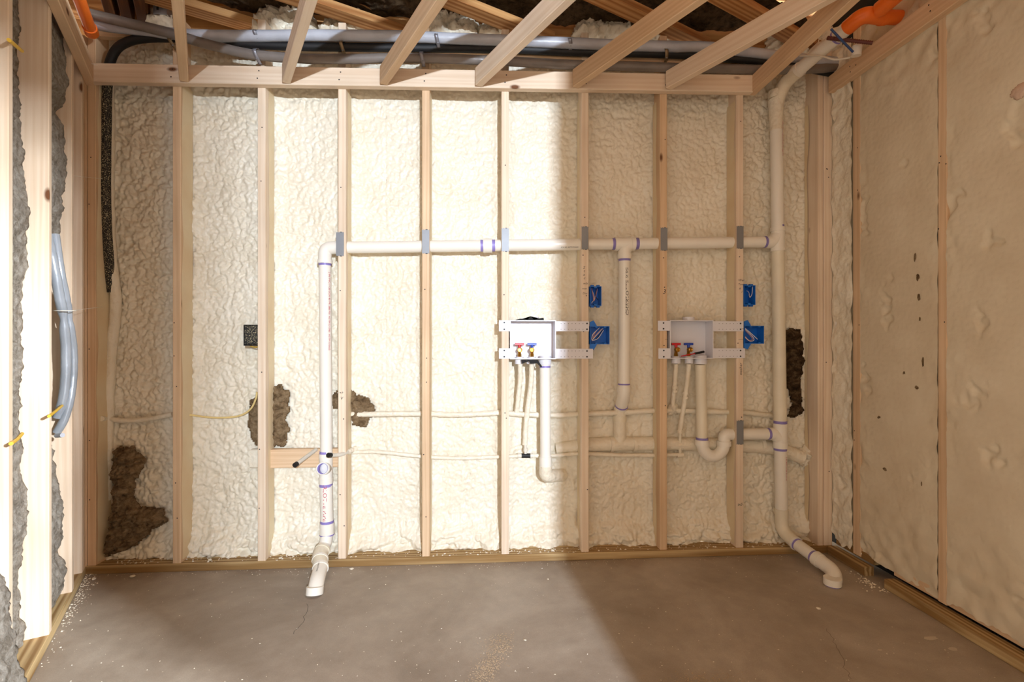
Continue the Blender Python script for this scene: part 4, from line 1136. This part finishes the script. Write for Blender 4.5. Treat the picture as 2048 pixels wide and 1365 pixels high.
# silvery hoses on the left wall
sh = empty('silver_hose_pair', L(0.36, 0.0, 0.7)); tag(sh, 'pair of bowed silver-wrapped hoses tied together on the left wall', 'hose')
def left_pt(u, v, dep):
    # a point on a plane parallel to the left wall, dep in front of it (into the room)
    o0 = LC + JN * dep; r = ray(u, v)
    return CAM + r * ((o0 - CAM).dot(JN) / r.dot(JN))
h1 = spline([left_pt(u, v, d) for u, v, d in ((95, 470, -.05), (104, 515, -.03), (113, 560, -.018), (120, 600, -.012), (125, 622, -.008), (129, 660, -.006), (132, 700, -.006), (131, 760, -.01), (126, 800, -.02), (116, 835, -.04))], 8)
h2 = spline([left_pt(u, v, d) for u, v, d in ((110, 470, -.03), (120, 540, -.01), (130, 590, 0.0), (136, 622, 0.004), (141, 660, .008), (146, 700, .01), (146, 750, .008), (140, 800, .0), (128, 840, -.02), (114, 865, -.045))], 8)
tube('hose', h1, lambda s: 0.0175 - 0.006 * math.exp(-((s - 0.36) / 0.025) ** 2), 'silver_hose', sh, 16, 0.05, seed=3)
tube('hose', h2, lambda s: 0.0155 - 0.004 * math.exp(-((s - 0.36) / 0.025) ** 2), 'silver_hose', sh, 16, 0.05, seed=5)
p = left_pt(130, 622, 0.0)
tube('zip_tie', [p + Vector((0.034 * math.cos(t), 0.034 * math.sin(t), 0.002 * math.sin(t))) for t in [2 * math.pi * k / 16 for k in range(17)]], 0.002, 'pex', sh, 6)
tag(tube('string_line', [left_pt(142, 622, 0.004), Py(205, 614, -0.004)], 0.0009, 'pex', None, 6), 'thin pale string tied from the silver hoses to the corner stud', 'string')
tag(tube('string_line', [left_pt(138, 114, -0.01), Py(192, 130, -0.04)], 0.0014, 'pex', None, 6), 'white string under the left ceiling rim', 'string')
tag(tube('string_line', [left_pt(148, 352, 0.002), Py(205, 358, -0.003)], 0.0007, 'pex', None, 6), 'faint string crossing the upper corner stud', 'string')
line('pipe_stub', [(113, 872, -.34), (125, 871, -.36)], 0, 0.009, 'grey_hose', 'short grey-blue tube stub in the left wall', 'pipe', 0.0)
for pts, lab in (([left_pt(98, 833, 0.01), left_pt(112, 822, -.01), left_pt(124, 812, -.02)], 'yellow cable crossing the silver hoses'),
                 ([left_pt(22, 888, 0.012), left_pt(34, 879, -.005), left_pt(44, 868, -.02)], 'lower of two yellow cables at the left edge of the left wall'),
                 ([left_pt(18, 80, 0.012), left_pt(32, 92, -.01), left_pt(44, 102, -.03)], 'yellow cable at the top of the left wall')):
    tag(tube('electrical_cable', spline(pts, 5), 0.0055, 'yellow_cable', None, 8), lab, 'cable')
# small runs at the upper right
tag(tube('corrugated_tube', spline([Px(1655, 76, 1.62), Px(1690, 80, 1.70), Px(1745, 86, 1.80)], 30), lambda s: 0.0085 + 0.0018 * math.sin(s * 900), 'brown_tube', None, 10), 'brown corrugated tube under the orange pipe at upper right', 'tube')
tag(tube('blue_cable', spline([Px(1662, 58, 1.60), Px(1685, 82, 1.66), Px(1706, 104, 1.72)], 5), 0.005, 'blue_wire', None, 8), 'blue cable crossing the brown corrugated tube', 'cable')
tag(tube('white_cable', spline([Px(1600, 112, 1.6), Px(1640, 112, 1.64), Px(1670, 119, 1.68), Px(1700, 115, 1.74)], 6), 0.0045, 'pex', None, 8), 'thin white cable lying on the grey hoses at upper right', 'cable')
tag(tube('white_pipe', [Px(1714, 92, 1.78), Px(1712, 112, 1.78)], 0.022, 'pvc', None, 16), 'short white pipe end above the right rim board', 'pipe')
vb = Py(1425, 2, -0.9)
pl_ = prism('white_plastic_plate', [(-.07, .0), (-.07, -.02), (-.055, -.035), (.03, -.035), (.045, -.02), (.045, 0)], (vb.x, -0.9, vb.z + 0.04), (1, 0, 0), (0, 0, 1), 0.02, 'white_plastic')
tag(pl_, 'corner of a white plastic fixture between joists at top right', 'fixture')
tag(clump('pinkish_lump', None, 0, 0.012, 'skin_tan', None, 0.004, 150, 0.3, px=[Vector((-.03, 0, -.012)), Vector((-.015, 0, .012)), Vector((.015, 0, .022)), Vector((.05, 0, .02)), Vector((.05, 0, -.008)), Vector((.0, 0, -.02))]), 'small pinkish lump on the foam at the right edge', 'lump')
q = bpy.data.objects['pinkish_lump']; q.location = Px(2038, 182, XR - 0.004); q.rotation_euler = (0, 0, -math.pi / 2)

# ================================================================== WRITING ON THE STUDS
def hand(body, u, v, size, parent, mat='ink', rot=0, y=-0.0007, shear=0.25):
    p = Py(u, v, y)
    t = math.radians(rot)
    text_flat('handwriting', body, size, p, (math.cos(t), 0, math.sin(t)), (-math.sin(t), 0, math.cos(t)), mat, parent, shear)
for k, ch in enumerate('Stac'): hand(ch, 1166 + (k % 2), 538 + k * 7, 0.020, STUD[5])
hand('wds', 1166, 569, 0.015, STUD[5]); hand('wash', 1164, 579, 0.012, STUD[5]); hand('Dry', 1165, 589, 0.015, STUD[5])
hand('Wet', 1476, 563, 0.018, STUD[7]); hand('Tow', 1476, 571, 0.015, STUD[7]); hand('#', 1478, 579, 0.016, STUD[7]); hand('1', 1482, 586, 0.016, STUD[7])
hand('washer', 1484, 751, 0.022, STUD[7], rot=90); hand('tx5', 1475, 1012, 0.020, STUD[7], 'green_ink')
hand('3', 1325, 588, 0.034, STUD[6]); hand('2', 679, 784, 0.022, STUD[2], rot=-70); hand('V', 680, 800, 0.022, STUD[2])
for (u0, u1, v) in ((1483, 1488, 658), (1477, 1486, 679), (1330, 1336, 679)):
    a = Py(u0, v, -0.0045 if v == 658 else -0.0006); c = Py(u1, v, -0.0045 if v == 658 else -0.0006)
    boxm('pencil_mark', (a.x, a.y - 0.0003, a.z - 0.0007), (c.x, a.y, a.z + 0.0007), 'ink', STUD[7] if u0 > 1400 else STUD[6])

# ================================================================== SCRAPS ON THE FLOOR
def scrap(p, s, mat, seed):
    n = 8
    bm = bmesh.new(); bmesh.ops.create_icosphere(bm, subdivisions=1, radius=1)
    r = random.Random(seed)
    for v_ in bm.verts:
        v_.co = Vector((v_.co.x * s * r.uniform(.6, 1.3), v_.co.y * s * r.uniform(.5, 1.1), v_.co.z * s * 0.4 * r.uniform(.5, 1.2)))
    zmin = min(v_.co.z for v_ in bm.verts)
    for v_ in bm.verts: v_.co.z -= zmin
    bmesh.ops.rotate(bm, verts=bm.verts, cent=(0, 0, 0), matrix=Matrix.Rotation(r.uniform(0, 6), 3, 'Z'))
    me = bpy.data.meshes.new('foam_scrap'); bm.to_mesh(me); bm.free(); me.materials.append(M[mat])
    o = bpy.data.objects.new('foam_scrap', me); COL.objects.link(o); o.location = p
    return o
big = [((265, 1156), 'large pale foam scrap on the floor near the left corner', .016), ((703, 1139), 'pale foam scrap at the plate right of the left floor elbow', .012), ((1637, 1219), 'pale foam scrap on the dark floor right of centre', .010),
       ((1050, 1282), 'white foam crumb on the lit floor near the sawdust', .007), ((1096, 1160), 'white foam crumb beside the light edge on the floor', .006), ((188, 1160), 'white foam scrap in the left corner of the floor', .012)]
for i, ((u, v), lab, s) in enumerate(big):
    tag(scrap(Pz(u, v, 0), s, 'foam', 200 + i), lab, 'scrap', 'foam scraps on the floor')
for i, (u, lab) in enumerate(((420, 'foam scrap on the plate in the second bay'), (1105, 'foam scrap on the plate in the bay under the left outlet box'), (560, 'foam scrap on the plate in the third bay'))):
    p = Py(u, 1118, 0.02); p.z = 0.038
    tag(scrap(p, 0.012, 'foam', 230 + i), lab, 'scrap', 'foam scraps on the floor')
def crumbs(name, pts, mat, label, cat):
    V, Fc = [], []
    for (p, s) in pts:
        b0 = len(V); t = random.uniform(0, 6)
        for k in range(4):
            a = t + k * math.pi / 2
            V.append(Vector(p) + Vector((math.cos(a) * s * random.uniform(.5, 1.4), math.sin(a) * s * random.uniform(.4, 1), 0.0003)))
        V.append(Vector(p) + Vector((0, 0, s * random.uniform(.4, 1.0))))
        Fc += [(b0 + k, b0 + (k + 1) % 4, b0 + 4) for k in range(4)]
    o = mesh(name, V, Fc, mat)
    return tag(o, label, cat, kind='stuff')
pts = []
for k in range(520):
    u = random.uniform(120, 2000); v = random.uniform(1135, 1365)
    pts.append((Pz(u, v, 0), random.choice((.0012, .0016, .002, .003))))
for k in range(260):          # along the plate
    x = random.uniform(-1.8, 1.8); pts.append((Vector((x, -0.012 - abs(random.gauss(0, 0.03)), 0)), random.choice((.0015, .002, .003))))
for k in range(260):
    s = abs(random.gauss(0.0, 0.35)); q = L(s, -abs(random.gauss(0, 0.028)) - 0.003, 0); pts.append((q, random.choice((.0015, .002, .003, .005))))
for k in range(90):
    pts.append((Vector((XR - 0.05 - abs(random.gauss(0, .03)), random.gauss((yA + yB) / 2, .05), 0)), random.choice((.003, .004, .006))))
crumbs('foam_crumbs', pts, 'foam', 'tiny pale foam crumbs strewn over the concrete', 'crumbs')
pts = []
for k in range(420):
    x = random.uniform(-1.8, 1.8); pts.append((Vector((x, random.uniform(0.0, 0.06), 0.038)), random.choice((.002, .003, .004, .006))))
crumbs('plate_crumbs', pts, 'foam', 'foam and dust crumbs lying on the bottom plate', 'crumbs')
pts = []
poly = [(990, 1270), (1030, 1272), (1010, 1365), (910, 1365), (940, 1330)]
for k in range(1500):
    t = random.random(); u = 1010 + random.gauss(0, 14) - t * 60; v = 1272 + t * 110 + random.gauss(0, 5)
    u = min(u, 1028 - t * 18)
    pts.append((Pz(u, v, 0), random.choice((.0012, .002, .003))))
for k in range(450):
    pts.append((Pz(random.gauss(1410, 40), random.gauss(1365, 10), 0), random.choice((.0012, .002, .003))))
crumbs('sawdust', pts, 'sawdust', 'thin tan sawdust patch on the floor at bottom centre', 'sawdust')

# cracks and plaster smears in the slab
def crack(px, w=0.0016):
    pts = [Pz(u, v, 0.0004) for u, v in px]
    q = []
    for a, c in zip(pts[:-1], pts[1:]):
        for k in range(6):
            p = a + (c - a) * (k / 6); q.append(p + Vector((random.gauss(0, .004), 0, 0)))
    V, Fc = [], []
    for p in q: V += [p - Vector((w / 2, 0, 0)), p + Vector((w / 2, 0, 0))]
    for i in range(len(q) - 1): Fc.append((2 * i, 2 * i + 1, 2 * i + 3, 2 * i + 2))
    mesh('crack', V, Fc, 'ink', fl)
crack([(618, 1208), (608, 1240), (585, 1275)]); crack([(1652, 1258), (1672, 1290), (1690, 1330), (1705, 1365)], 0.001)
for u, v, w_ in ((1862, 1277, .028), (1905, 1299, .020), (1760, 1301, .010)):
    p = Pz(u, v, 0.0002)
    prism('plaster_smear', [(math.cos(t) * w_ * random.uniform(.7, 1.2), math.sin(t) * w_ * .5 * random.uniform(.6, 1.2)) for t in [2 * math.pi * k / 11 for k in range(11)]], p, (1, 0, 0), (0, 1, 0), 0.0006, 'drywall', fl)
